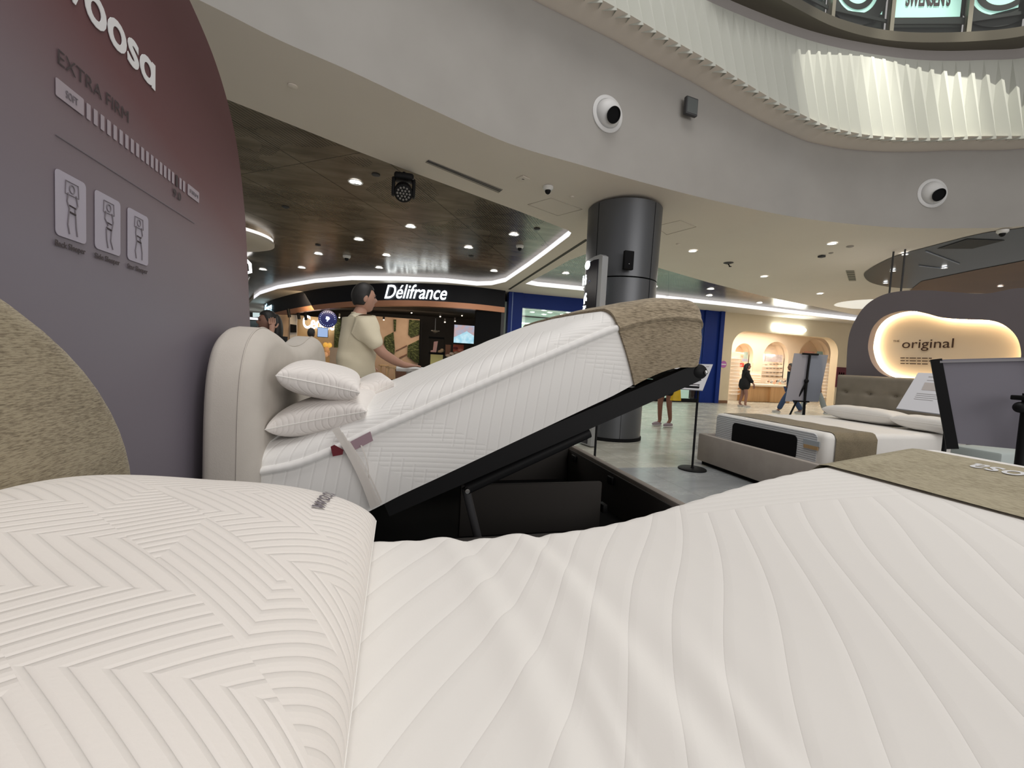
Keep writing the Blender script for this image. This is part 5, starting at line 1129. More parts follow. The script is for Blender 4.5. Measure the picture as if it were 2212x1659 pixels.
for side_, (xa, xb, nm) in enumerate(((1583, 1600, 'left'), (1785, 1800, 'right'))):
    rk = thing('display_rack', ['tall pale rack of spectacle shelves at the left of the cream shop opening', 'tall pale rack of spectacle shelves at the right of the cream shop opening'][side_], 'display rack', (W(xa, 800, 14.3).x, 14.3, 0))
    X0, X1 = W(xa, 800, 14.3).x, W(xb, 800, 14.3).x; wb(X0-0.05, 0, X1+0.05, 1.9, 14.42, 14.46, M['creaml'], 'back', rk)
    for k in range(11):
        z_ = 0.25+0.14*k; wb(X0, z_, X1, z_+0.012, 14.28, 14.42, shm, 'shelf', rk)
        for j in range(3): glasses((X0+(X1-X0)*(j+0.5)/3, 14.30, z_+0.016), 'pale spectacles on the %s rack of the cream shop' % nm, 'pale spectacles on the %s rack' % nm, fr2)
wb(A1[0]+0.05, 0.15, A1[1]+0.2, 1.2, yi-0.30, yi-0.25, M['creaml'], 'left_cabinet', op)
for k in range(9): wb(A1[0]+0.10, 0.25+0.10*k, A1[1]+0.15, 0.265+0.10*k, yi-0.36, yi-0.3, shm, 'cabinet_shelf', op)
def poster(px, py, px1, py1, Y, cl_, label, m=None):
    a = W(px, py1, Y); b = W(px1, py, Y); mm = m or blotch('poster_%d' % px, cl_, tuple(c*0.7 for c in cl_), 7, 0.5)
    one('poster', MB().b2((a.x, Y, a.z), (b.x, Y+0.02, b.z)), mm, label, 'poster')
poster(1591, 762, 1606, 775, yi+0.3, (0.75, 0.42, 0.28), 'orange portrait poster in the left niche'); poster(1606, 761, 1622, 775, yi+0.28, (0.50, 0.66, 0.60), 'pale green poster in the left niche')
poster(1603, 776, 1624, 781, yi+0.26, (0.50, 0.52, 0.66), 'narrow lilac card under the green poster'); poster(1652, 767, 1691, 781, yi+0.3, (0.82, 0.74, 0.76), 'white and grey spectacles poster in the middle niche')
poster(1737, 760, 1760, 768, yi+0.3, (0.82, 0.45, 0.40), 'pink poster above the easel board'); poster(1765, 760, 1782, 768, yi+0.3, (0.40, 0.66, 0.74), 'turquoise poster above the easel board')
a = W(1578, 790, yi-0.4); b = W(1602, 786, yi-0.4); one('sale_banner', MB().b2((a.x, yi-0.4, a.z-0.03), (b.x+0.12, yi-0.38, b.z+0.03)), mat('banner_red', (0.55, 0.05, 0.03), 0.6), 'narrow red banner across the left rack of the cream shop', 'banner')
random.seed(3)
for k in range(14):
    x_ = 1655+k*3.1; q = ony(x_, 829-random.random()*9, 14.25); cl_ = random.choice([(0.8, 0.5, 0.35), (0.85, 0.7, 0.6), (0.75, 0.7, 0.62), (0.6, 0.62, 0.6)])
    one('display_card', MB().box((q.x, 14.2, 0.70+0.05+random.random()*0.12), (0.10, 0.02, 0.09), 0.0, rot=Matrix.Rotation(random.uniform(-.6, .6), 3, 'Y')), mat('card_%d' % k, cl_, 0.5), 'small tilted display card among others on the cream shop counter', 'display card', 'display cards on the counter')
# maroon poster on the cream wall right
a = W(1804, 836, YW-0.02); b = W(1828, 794, YW-0.02); mp_ = thing('sale_poster', 'dark red sale poster on the cream wall, partly behind the buttoned headboard', 'poster', a)
obj('board', MB().b2((a.x, YW-0.03, a.z), (b.x+0.55, YW-0.005, b.z)), mat('maroon', (0.10, 0.012, 0.02), 0.6), mp_)
text('lettering', 'SALE', (a.x+0.10, YW-0.034, a.z+0.05), (a.x+0.10, YW-0.034, a.z+0.5), (-1, 0, 0.0), 0.001, M['letterw'], mp_, 0.001, fn=lambda u, v_, c_: Vector((a.x+0.38-v_*300*0.9, YW-0.035, a.z+0.10+u*0.48)), bold=0.02)
# ================================================================== glowing bean wall at the right
XW = 6.12
op_ = [(1826, 900), (1828, 800), (1833, 730), (1848, 690), (1872, 658), (1905, 638), (1945, 629), (2000, 627), (2060, 631), (2130, 634), (2212, 622), (2330, 640)]
ob = [onx(x, y, XW) for x, y in op_]; ob = [(p.y, p.z) for p in smoothpts([Vector((q.y, q.z)) for q in ob], 6)] if False else [(p[0], p[1]) for p in smoothpts([Vector((q.y, q.z)) for q in ob], 6)]
yl, yr = ob[0][0], 1.2
outl = [(yl, 0.0)] + ob + [(1.4, ob[-1][1]-0.1), (1.2, 1.6), (1.2, 0)]
bp_ = [(1876, 760), (1876, 738), (1884, 710), (1903, 688), (1932, 675), (1965, 671), (2000, 677), (2035, 686), (2080, 689), (2130, 691), (2165, 700), (2192, 722), (2204, 750), (2203, 780), (2180, 808), (2130, 822), (2050, 826), (1960, 822), (1910, 810), (1886, 788)]
bean = [(p[0], p[1]) for p in smoothpts([Vector((onx(x, y, XW).y, onx(x, y, XW).z)) for x, y in bp_], 4, True)]
ow = thing('feature_wall', 'grey rounded feature wall with a glowing cream bean-shaped recess reading original', 'display wall', (XW, 3, 0))
fillmap('wall_panel', [outl, bean], lambda a, b, t: (XW+0.06+t, a, b), blotch('grey_felt', (0.175, 0.155, 0.165), (0.16, 0.14, 0.15), 1, 0.9), 0.12, ow)
fillmap('recess_back', [bean], lambda a, b, t: (XW+0.16+t, a, b), mat('recess_cream', (0.88, 0.72, 0.52), 0.7), 0.02, ow)
mb = MB(); mb.strip([(XW+0.10, a, b) for a, b in bean], [(XW+0.15, a, b) for a, b in bean], True); obj('light_strip', mb, mat('warm_led', (1, 1, 1), .5, emis=(1.0, 0.78, 0.49), es=19), ow)
obj('wall_back', MB().b2((XW+0.18, 1.3, 0), (XW+0.22, yl-0.05, 1.2)), M['dark'], ow)
brn = mat('brown_letters', (0.07, 0.03, 0.015), 0.6)
a = onx(1948, 753, XW+0.14); b = onx(2059, 750, XW+0.14); text('lettering', 'original', (XW+0.14, a.y, a.z-0.03), (XW+0.14, b.y, a.z-0.03), (0, 0, 1), 0.145, brn, ow, 0.001)
a = onx(1929, 739, XW+0.14); b = onx(1943, 739, XW+0.14); text('lettering', 'THE', (XW+0.14, a.y, a.z), (XW+0.14, b.y, a.z), (0, 0, 1), 0.025, brn, ow, 0.001)
for i, yy in enumerate((774, 780, 786)):      # three lines of print too small to read
    a = onx(1945, yy, XW+0.14); b = onx(2018-i*4, yy, XW+0.14); y_ = a.y
    for w_ in (0.05, 0.03, 0.07, 0.04, 0.06, 0.03, 0.05, 0.06, 0.04):
        if y_-w_ < b.y: break
        obj('text_line', MB().b2((XW+0.139, y_-w_, a.z), (XW+0.141, y_, a.z+0.011)), brn, ow); y_ -= w_+0.012
# ================================================================== stands and boards
def plate(name, corners, th, m, parent, **k):
    P = [Vector(c) for c in corners]; n_ = (P[1]-P[0]).cross(P[3]-P[0]).normalized(); return obj(name, MB().prism(P, n_*th), m, parent, smooth=False)
def quadpt(P, u, v, o=0.0):
    n_ = (P[1]-P[0]).cross(P[3]-P[0]).normalized(); return (P[0]*(1-u)+P[1]*u)*(1-v)+(P[3]*(1-u)+P[2]*u)*v - n_*o
def on_plane(px, py, p0, n_): d = ray(px, py); return CP+d*((Vector(p0)-CP).dot(n_)/d.dot(n_))
def info_stand(label, foot, h, pxq, tilt_n, r=0.16, parts=()):
    """round foot, post, tilted printed board through four corners"""
    f_ = Vector(foot); t = thing('info_stand', label, 'info stand', f_)
    obj('base', MB().lathe([(r, 0.0), (r, 0.012), (r*0.93, 0.02), (0.02, 0.022), (0.02, 0.03)], f_, n=40), M['black'], t)
    top = f_+Vector((0, 0, h)); obj('post', MB().tube([f_+Vector((0, 0, 0.02)), top], 0.013, 12), M['black'], t)
    n_ = Vector(tilt_n).normalized(); P = [on_plane(x, y, top+n_*0.03, n_) for x, y in pxq]
    n2 = (P[1]-P[0]).cross(P[3]-P[0]).normalized(); s_ = -1 if n2.dot(CP-P[0]) > 0 else 1
    bo_ = obj('board', MB().prism(P, n2*s_*0.012), mat('board_print', (0.52, 0.52, 0.55), 0.5) if 'board_print' not in bpy.data.materials else bpy.data.materials['board_print'], t, smooth=False)
    obj('bracket', MB().box(top, (0.06, 0.06, 0.04), 0.008), M['black'], t)
    def QP(u, v, o=0.0015): return (P[0]*(1-u)+P[1]*u)*(1-v)+(P[3]*(1-u)+P[2]*u)*v - n2*s_*o
    for (nm, u0, v0, u1, v1, m) in parts: obj(nm, MB().prism([QP(u0, v0), QP(u1, v0), QP(u1, v1), QP(u0, v1)], n2*s_*0.001), m, bo_, smooth=False)
    return t
pg = mat('print_grey', (0.30, 0.29, 0.29), 0.5); ptn = mat('print_taupe', (0.36, 0.32, 0.30), 0.5)
ft = onz(1495, 1014, 0)
parts = [('text_line', 0.30, 0.10, 0.58, 0.125, pg), ('text_line', 0.84, 0.08, 0.92, 0.12, pg), ('picture', 0.30, 0.27, 0.47, 0.47, pg), ('picture', 0.66, 0.24, 0.86, 0.46, pg), ('text_line', 0.66, 0.48, 0.84, 0.51, M['ink']), ('text_line', 0.30, 0.56, 0.8, 0.575, pg), ('text_line', 0.30, 0.60, 0.7, 0.615, pg), ('text_line', 0.5, 0.80, 0.86, 0.83, M['ink']), ('black_bar', 0.5, 0.87, 0.88, 0.95, M['blackm']), ('icon', 0.36, 0.83, 0.44, 0.92, pg)]
info_stand('white tilted info board on a thin black post right of the raised bed', ft, 0.99, [(1462, 785), (1540, 787), (1518, 843), (1440, 838)], (-0.30, -0.55, 0.75), parts=parts)
ft = onz(1283, 1012, 0)
info_stand('info board on a thin black post, mostly hidden behind the raised bed', ft, 0.98, [(1250, 795), (1322, 797), (1302, 850), (1230, 845)], (-0.30, -0.55, 0.75))
# right info board in front of the far bed
t3 = Vector((3.7, 2.12, 0)); parts = [('text_line', 0.30, 0.09, 0.70, 0.115, pg), ('text_line', 0.30, 0.19, 0.52, 0.205, pg), ('picture', 0.28, 0.26, 0.72, 0.46, ptn), ('text_line', 0.22, 0.55, 0.66, 0.565, pg), ('text_line', 0.22, 0.60, 0.62, 0.612, pg), ('text_line', 0.22, 0.65, 0.66, 0.662, pg), ('text_line', 0.22, 0.70, 0.58, 0.712, pg)]
info_stand('white tilted info board with a mattress picture, in front of the buttoned headboard', t3, 0.98, [(1983, 805), (2075, 808), (2060, 898), (1936, 882)], (-0.62, -0.50, 0.60), parts=parts)
# grey board on black stand, close at the right
n_ = Vector((-0.80, -0.58, 0.12)).normalized(); p0 = Vector((3.05, 1.62, 1.1))
es = thing('sign_board', 'large plain grey board on a black easel, nearest the right edge of the photo', 'sign board', (3.05, 1.62, 0))
P = [on_plane(x, y, p0, n_) for x, y in [(2022, 777), (2240, 771), (2216, 972), (2060, 957)]]
P[1] = P[0]+(P[1]-P[0])*1.0
gb = mat('board_back_grey', (0.22, 0.21, 0.25), 0.7)
obj('board', MB().prism(P, -n_*0.012), gb, es, smooth=False)
def strip_on(p, q, w_, nm, o=0.006, m=M['black']):
    d = (q-p).normalized(); s_ = d.cross(n_)*w_/2; obj(nm, MB().prism([p-s_+n_*o, q-s_+n_*o, q+s_+n_*o, p+s_+n_*o], -n_*0.02), m, es, smooth=False)
A = on_plane(2022, 776, p0, n_); B = on_plane(2058, 970, p0, n_); strip_on(A, B, 0.048, 'left_frame')
A = on_plane(2030, 782, p0, n_); B = on_plane(2240, 777, p0, n_); strip_on(A, B, 0.012, 'top_trim', m=mat('trim_grey', (0.30, 0.29, 0.31), 0.6))
C_ = on_plane(2216, 900, p0+n_*0.07, n_); obj('post', MB().tube([Vector((C_.x, C_.y, 0.0)), Vector((C_.x, C_.y, 1.16))], 0.021, 14), M['black'], es)
obj('knob', MB().ellipsoid(on_plane(2204, 880, p0+n_*0.09, n_), (0.028, 0.028, 0.028)), M['black'], es); obj('clamp', MB().box(on_plane(2216, 860, p0+n_*0.08, n_), (0.08, 0.08, 0.024), 0.005), M['black'], es)
obj('leg', MB().tube([B+Vector((0, 0, 0.05)), Vector((B.x, B.y, 0.0))], 0.026, 10), M['black'], es)
obj('foot', MB().lathe([(0.2, 0), (0.2, 0.015), (0, 0.02)], (C_.x, C_.y, 0), n=24), M['black'], es)
# small white table end + pale boxes behind the board at the far right
q = onx(2150, 968, 3.9); ca, cb = onx(2052, 957, 4.0), onx(2165, 985, 4.0); one('pale_cabinet', MB().b2((4.0, cb.y, 0.0), (4.5, ca.y, ca.z-0.01), 0.02), mat('pale_green_grey', (0.42, 0.47, 0.46), 0.6), 'low pale grey cabinet seen under the grey board at the right edge', 'cabinet')
q = onx(2160, 992, 3.0); one('folded_towel', MB().box((3.15, 1.32, 0.66), (0.30, 0.34, 0.10), 0.04, 3), M['sheet'], 'white padded stool top under the grey board at the right edge', 'cushion') if False else None
# far easel
n_e = Vector((-0.45, -0.88, 0.14)).normalized(); pe = Vector((5.3, 5.55, 0.8))
ez = thing('easel', 'grey two-tone board standing on a black easel before the cream shop', 'easel', (pe.x, pe.y, 0))
P = [on_plane(x, y, pe, n_e) for x, y in [(1716, 763), (1789, 767), (1768, 868), (1696, 867)]]
obj('board', MB().prism(P, -n_e*0.01), mat('easel_grey', (0.36, 0.35, 0.39), 0.6), ez, smooth=False)
PL_ = [on_plane(x, y, pe+n_e*0.004, n_e) for x, y in [(1750, 766), (1789, 767), (1768, 868), (1734, 867)]]; obj('blue_grey_half', MB().prism(PL_, -n_e*0.004), mat('easel_bluegrey', (0.27, 0.29, 0.345), 0.6), ez, smooth=False)
def epx(x, y, o=0.03): return on_plane(x, y, pe+n_e*o, n_e)
obj('mast', MB().tube([epx(1750, 764), epx(1745, 800), epx(1738, 868)], 0.016, 8), M['black'], ez)
gnd = Vector((epx(1741, 870).x, epx(1741, 870).y, 0)); obj('leg', MB().tube([epx(1741, 820), gnd+Vector((0, 0, 0.0))], 0.018, 8), M['black'], ez)
for dx in (-0.28, 0.25): obj('leg', MB().tube([epx(1741, 826), gnd+Vector((dx, 0.25, 0))], 0.013, 8), M['black'], ez)
obj('crossbar', MB().tube([epx(1713, 866), epx(1748, 868)], 0.012, 8), M['black'], ez); obj('top_clamp', MB().tube([epx(1733, 764), epx(1768, 766)], 0.014, 8), M['black'], ez); obj('knob', MB().ellipsoid(epx(1742, 823), (0.035, 0.03, 0.035)), M['black'], ez)
# high table
tz = 1.055; hq = ony(838, 786, 4.15)
ht = thing('high_table', 'white-topped high table under the man\'s hand', 'table', (0.6, 4.45, 0))
obj('tabletop', MB().b2((0.0, 4.20, tz-0.03), (0.95, 4.80, tz), 0.006), M['offwhite'], ht)
for x_, y_ in ((0.12, 4.3), (0.84, 4.3), (0.12, 4.7), (0.84, 4.7)): obj('leg', MB().tube([(x_, y_, 0), (x_, y_, tz-0.03)], 0.016, 10), M['steel'], ht)
obj('under_shelf', MB().b2((0.30, 4.25, tz-0.10), (0.42, 4.7, tz-0.03)), M['dark'], ht)
# ================================================================== people
def skin(name, J, E_, material, parent=None, root=None, sub=2, tweak=None, loc=None):
    names = list(J); me = bpy.data.meshes.new(name); me.from_pydata([J[n][0] for n in names], [(names.index(a), names.index(b)) for a, b in E_], [])
    o = bpy.data.objects.new('tmp', me); COL.objects.link(o); o.modifiers.new('s', 'SKIN').use_smooth_shade = True
    sv = me.skin_vertices[0].data
    for i, n in enumerate(names):
        r = J[n][1]; sv[i].radius = r if isinstance(r, tuple) else (r, r); sv[i].use_root = (n == (root or names[0]))
    o.modifiers.new('u', 'SUBSURF').levels = sub
    dg = bpy.context.evaluated_depsgraph_get(); m2 = bpy.data.meshes.new_from_object(o.evaluated_get(dg)); bpy.data.objects.remove(o)
    m2.materials.clear()
    for q in m2.vertices:
        if tweak: q.co = tweak(q.co)
    return obj(name, m2, material, parent, center=(parent is None), angle=180)
class Body:
    """joint frame: r to the figure's right, f forward, z up; scale s"""
    def __init__(b, loc, face, s): b.o = Vector(loc); b.f = Vector((cos(face), sin(face), 0)); b.r = Vector((sin(face), -cos(face), 0)); b.s = s
    def p(b, r, f, z): return b.o+(b.r*r+b.f*f+Vector((0, 0, z)))*b.s
    def build_head(b, parent, c, skinm, hairm, turn=0.0, hair='short', tilt=0.0):
        s = b.s; fx = (b.f*cos(turn)+b.r*sin(turn)).normalized(); rx = Vector((fx.y, -fx.x, 0)); R = Matrix((rx, fx, Vector((0, 0, 1)))).transposed() @ Matrix.Rotation(tilt, 3, 'X')
        c = Vector(c)
        def hd(u, v):
            th = 2*pi*u; ph = pi*(v*0.998+0.001); x = cos(th)*sin(ph); y = sin(th)*sin(ph); z = cos(ph)
            X = 0.076*x; Y = 0.097*y; Z = 0.118*z
            if z < 0: X *= 1-0.30*(-z)**1.5; Y *= 1-0.12*(-z); Y += 0.022*(-z)**2 if y > -0.3 else 0
            if y > 0.5: Y -= 0.010*(y-0.5)
            if y > 0.2:
                e = exp(-((X/0.013)**2)-(((Z+0.012)/0.020)**2)); Y += 0.024*e
                Y += 0.006*exp(-((X/0.022)**2)-(((Z+0.060)/0.010)**2)); Y -= 0.007*exp(-(((abs(X)-0.032)/0.014)**2)-(((Z-0.012)/0.012)**2))
                Y += 0.005*exp(-((Z-0.034)/0.010)**2)*(abs(X) < 0.05); Y += 0.006*exp(-((X/0.02)**2)-(((Z+0.098)/0.014)**2))
            return c+R @ Vector((X, Y, Z))*s
        mb = MB(); mb.grid(hd, 48, 36, True); fo = [obj('face', mb, skinm, parent, angle=180)]
        for sg in (-1, 1):
            mb = MB(); ec = c+R @ Vector((sg*0.078, -0.008, -0.008))*s; mb.ellipsoid(ec, (0.009*s, 0.019*s, 0.032*s), 14, 10, rot=R @ Matrix.Rotation(-0.2, 3, 'X')); fo.append(obj('ear', mb, skinm, parent))
            mb = MB(); mb.ellipsoid(c+R @ Vector((sg*0.030, 0.083, 0.012))*s, (0.012*s, 0.006*s, 0.006*s), 10, 6, rot=R); obj('eye', mb, M['ink'], parent)
            mb = MB(); mb.ellipsoid(c+R @ Vector((sg*0.031, 0.091, 0.033))*s, (0.017*s, 0.004*s, 0.0035*s), 10, 6, rot=R); obj('eyebrow', mb, hairm, parent)
        mb = MB(); mb.ellipsoid(c+R @ Vector((0, 0.096, -0.062))*s, (0.020*s, 0.005*s, 0.006*s), 10, 6, rot=R); obj('mouth', mb, mat('lip', (0.28, 0.11, 0.09), 0.6) if 'lip' not in bpy.data.materials else bpy.data.materials['lip'], parent)
        bo = [q for q in parent.children if q.name.startswith('body')][0]      # head and ears belong to the one body mesh
        bmx = bmesh.new(); bmx.from_mesh(bo.data)
        for q in fo: bmx.from_mesh(q.data); COL.objects.unlink(q); bpy.data.objects.remove(q)
        bmx.to_mesh(bo.data); bmx.free(); bo.data.polygons.foreach_set('use_smooth', [True]*len(bo.data.polygons))
        def hr(u, v):
            th = 2*pi*u; x0 = cos(th); y0 = sin(th)
            low = 0.68 if y0 < -0.15 else (0.68-0.36*min(1, (y0+0.15)/0.7)); ph = pi*(0.001+v*low); x = x0*sin(ph); y = y0*sin(ph); z = cos(ph)
            k = 1.13 if hair == 'short' else 1.16
            fade = 1.0 - 0.09*max(0, v-0.7)/0.3
            return c+R @ Vector((0.076*x*k*fade, 0.097*y*k*fade-0.004, 0.118*z*1.12+0.006))*s
        mb = MB(); mb.grid(hr, 48, 24, True); o = obj('hair', mb, hairm, parent, angle=180); sd_ = o.modifiers.new('t', 'SOLIDIFY'); sd_.thickness = 0.012*s; sd_.offset = -1; return R
def hand_nodes(J, E_, wrist, palm_dir, side, up, s, curl=0.25, tag_='h'):
    d = Vector(palm_dir).normalized(); sd = Vector(side).normalized(); u = Vector(up).normalized(); w0 = J[wrist][0]
    pm = w0+d*0.045*s; J[tag_+'p'] = (pm, (0.036*s, 0.016*s)); E_.append((wrist, tag_+'p'))
    for k, (off, ln_) in enumerate(((-0.030, 0.072), (-0.010, 0.084), (0.010, 0.078), (0.029, 0.062))):
        kb = pm+d*0.045*s+sd*off*s; a = kb+d*ln_*0.45*s-u*ln_*curl*0.3*s; b_ = kb+d*ln_*0.9*s-u*ln_*curl*s
        J[f'{tag_}{k}a'] = (kb, 0.0105*s); J[f'{tag_}{k}b'] = (a, 0.009*s); J[f'{tag_}{k}c'] = (b_, 0.0075*s); E_ += [(tag_+'p', f'{tag_}{k}a'), (f'{tag_}{k}a', f'{tag_}{k}b'), (f'{tag_}{k}b', f'{tag_}{k}c')]
    tb_ = w0+d*0.025*s-sd*0.030*s; J[tag_+'t1'] = (tb_-sd*0.012*s+d*0.015*s, 0.012*s); J[tag_+'t2'] = (tb_-sd*0.028*s+d*0.045*s, 0.0095*s); J[tag_+'t3'] = (tb_-sd*0.034*s+d*0.068*s, 0.008*s)
    E_ += [(tag_+'p', tag_+'t1'), (tag_+'t1', tag_+'t2'), (tag_+'t2', tag_+'t3')]
# --- the man in the khaki t-shirt
mq = ony(770, 760, 4.13); B = Body((mq.x, 4.13, 0), radians(22), 1.02)
man = thing('person', 'man with short black hair in a khaki t-shirt behind the raised bed', 'person', (mq.x, 4.13, 0))
P_ = B.p
J = {'pel': (P_(0, 0, .96), .105), 'wai': (P_(0, .0, 1.10), .10), 'che': (P_(0, .0, 1.28), .11), 'shc': (P_(0, -.005, 1.42), (.065, .05)), 'nec': (P_(0, .015, 1.50), .055), 'hd0': (P_(0, .045, 1.57), .06)}
E_ = [('pel', 'wai'), ('wai', 'che'), ('che', 'shc'), ('shc', 'nec'), ('nec', 'hd0')]
J['rs'] = (P_(.165, .0, 1.395), .054); J['re'] = (P_(.225, .14, 1.17), .046); J['rf'] = (P_(.20, .27, 1.10), .040); J['rw'] = (P_(.175, .375, 1.065), (.030, .024)); E_ += [('shc', 'rs'), ('rs', 're'), ('re', 'rf'), ('rf', 'rw')]
J['ls'] = (P_(-.165, .0, 1.395), .054); J['le'] = (P_(-.21, -.01, 1.14), .046); J['lw'] = (P_(-.12, .15, 1.02), (.030, .024)); E_ += [('shc', 'ls'), ('ls', 'le'), ('le', 'lw')]
for sg, t_ in ((1, 'R'), (-1, 'L')):
    J['h'+t_] = (P_(sg*.085, 0, .86), .07); J['k'+t_] = (P_(sg*.11, .02, .50), .062); J['a'+t_] = (P_(sg*.12, -.02, .09), .042); J['f'+t_] = (P_(sg*.13, .12, .03), (.04, .028)); E_ += [('pel', 'h'+t_), ('h'+t_, 'k'+t_), ('k'+t_, 'a'+t_), ('a'+t_, 'f'+t_)]
hand_nodes(J, E_, 'rw', B.f*0.97-B.r*0.1, B.r, (0, 0, 1), 1.05, 0.12, 'g'); hand_nodes(J, E_, 'lw', B.r, B.f, (0, 0, 1), 1.05, 0.2, 'm')
J = {k: (v_[0], tuple(r*1.03 for r in v_[1]) if isinstance(v_[1], tuple) else v_[1]*1.03) for k, v_ in J.items()}
skin('body', J, E_, M['skin'], man, 'pel')
T = {'b': (P_(0, 0, .80), (.195, .155)), 'w2': (P_(0, .0, 1.09), (.178, .135)), 'c': (P_(0, .0, 1.31), (.178, .128)), 's': (P_(0, -.005, 1.425), (.125, .095)), 'n': (P_(0, .008, 1.492), (.066, .062)), 'r': (P_(.165, .0, 1.40), .088), 'r2': (P_(.205, .06, 1.29), .078), 'r3': (P_(.222, .125, 1.20), .074), 'l': (P_(-.165, .0, 1.40), .088), 'l2': (P_(-.20, .0, 1.29), .078), 'l3': (P_(-.21, .0, 1.18), .074)}
skin('tshirt', T, [('b', 'w2'), ('w2', 'c'), ('c', 's'), ('s', 'n'), ('s', 'r'), ('r', 'r2'), ('r2', 'r3'), ('s', 'l'), ('l', 'l2'), ('l2', 'l3')], M['shirt'], man, 'c', 3, tweak=lambda c: c+(c-Vector((mq.x, 4.13, c.z))).normalized()*0.006*sin(c.z*34+c.x*14+sin(c.y*11)*2)*max(0.0, min(1.0, (1.38-c.z)*4)))
D_ = {'p': (P_(0, 0, .96), (.17, .125)), 'hR': (P_(.095, 0, .86), .11), 'kR': (P_(.11, .02, .50), .082), 'aR': (P_(.12, -.01, .10), .068), 'hL': (P_(-.095, 0, .86), .11), 'kL': (P_(-.11, .02, .50), .082), 'aL': (P_(-.12, -.01, .10), .068)}
skin('trousers', D_, [('p', 'hR'), ('hR', 'kR'), ('kR', 'aR'), ('p', 'hL'), ('hL', 'kL'), ('kL', 'aL')], M['dark'], man, 'p')
for sg in (1, -1): obj('shoe', MB().ellipsoid(P_(sg*.13, .07, .05), (.055, .15, .05), rot=Matrix((B.r, B.f, Vector((0, 0, 1)))).transposed()), M['black'], man)
B.build_head(man, P_(0, .055, 1.635), M['skin'], M['hair'], 0.08)
obj('collar', MB().tube([P_(.058*cos(a), .012+.058*sin(a), 1.487+.012*-sin(a)) for a in [2*pi*k/28 for k in range(28)]], 0.009, 8, closed=True), M['shirt'], man)
tgp = P_(-.02, -.135, 1.365); obj('shirt_mark', MB().box(tgp, (0.025, 0.004, 0.006), rot=Matrix((B.r, B.f, Vector((0, 0, 1)))).transposed()), M['ink'], man)
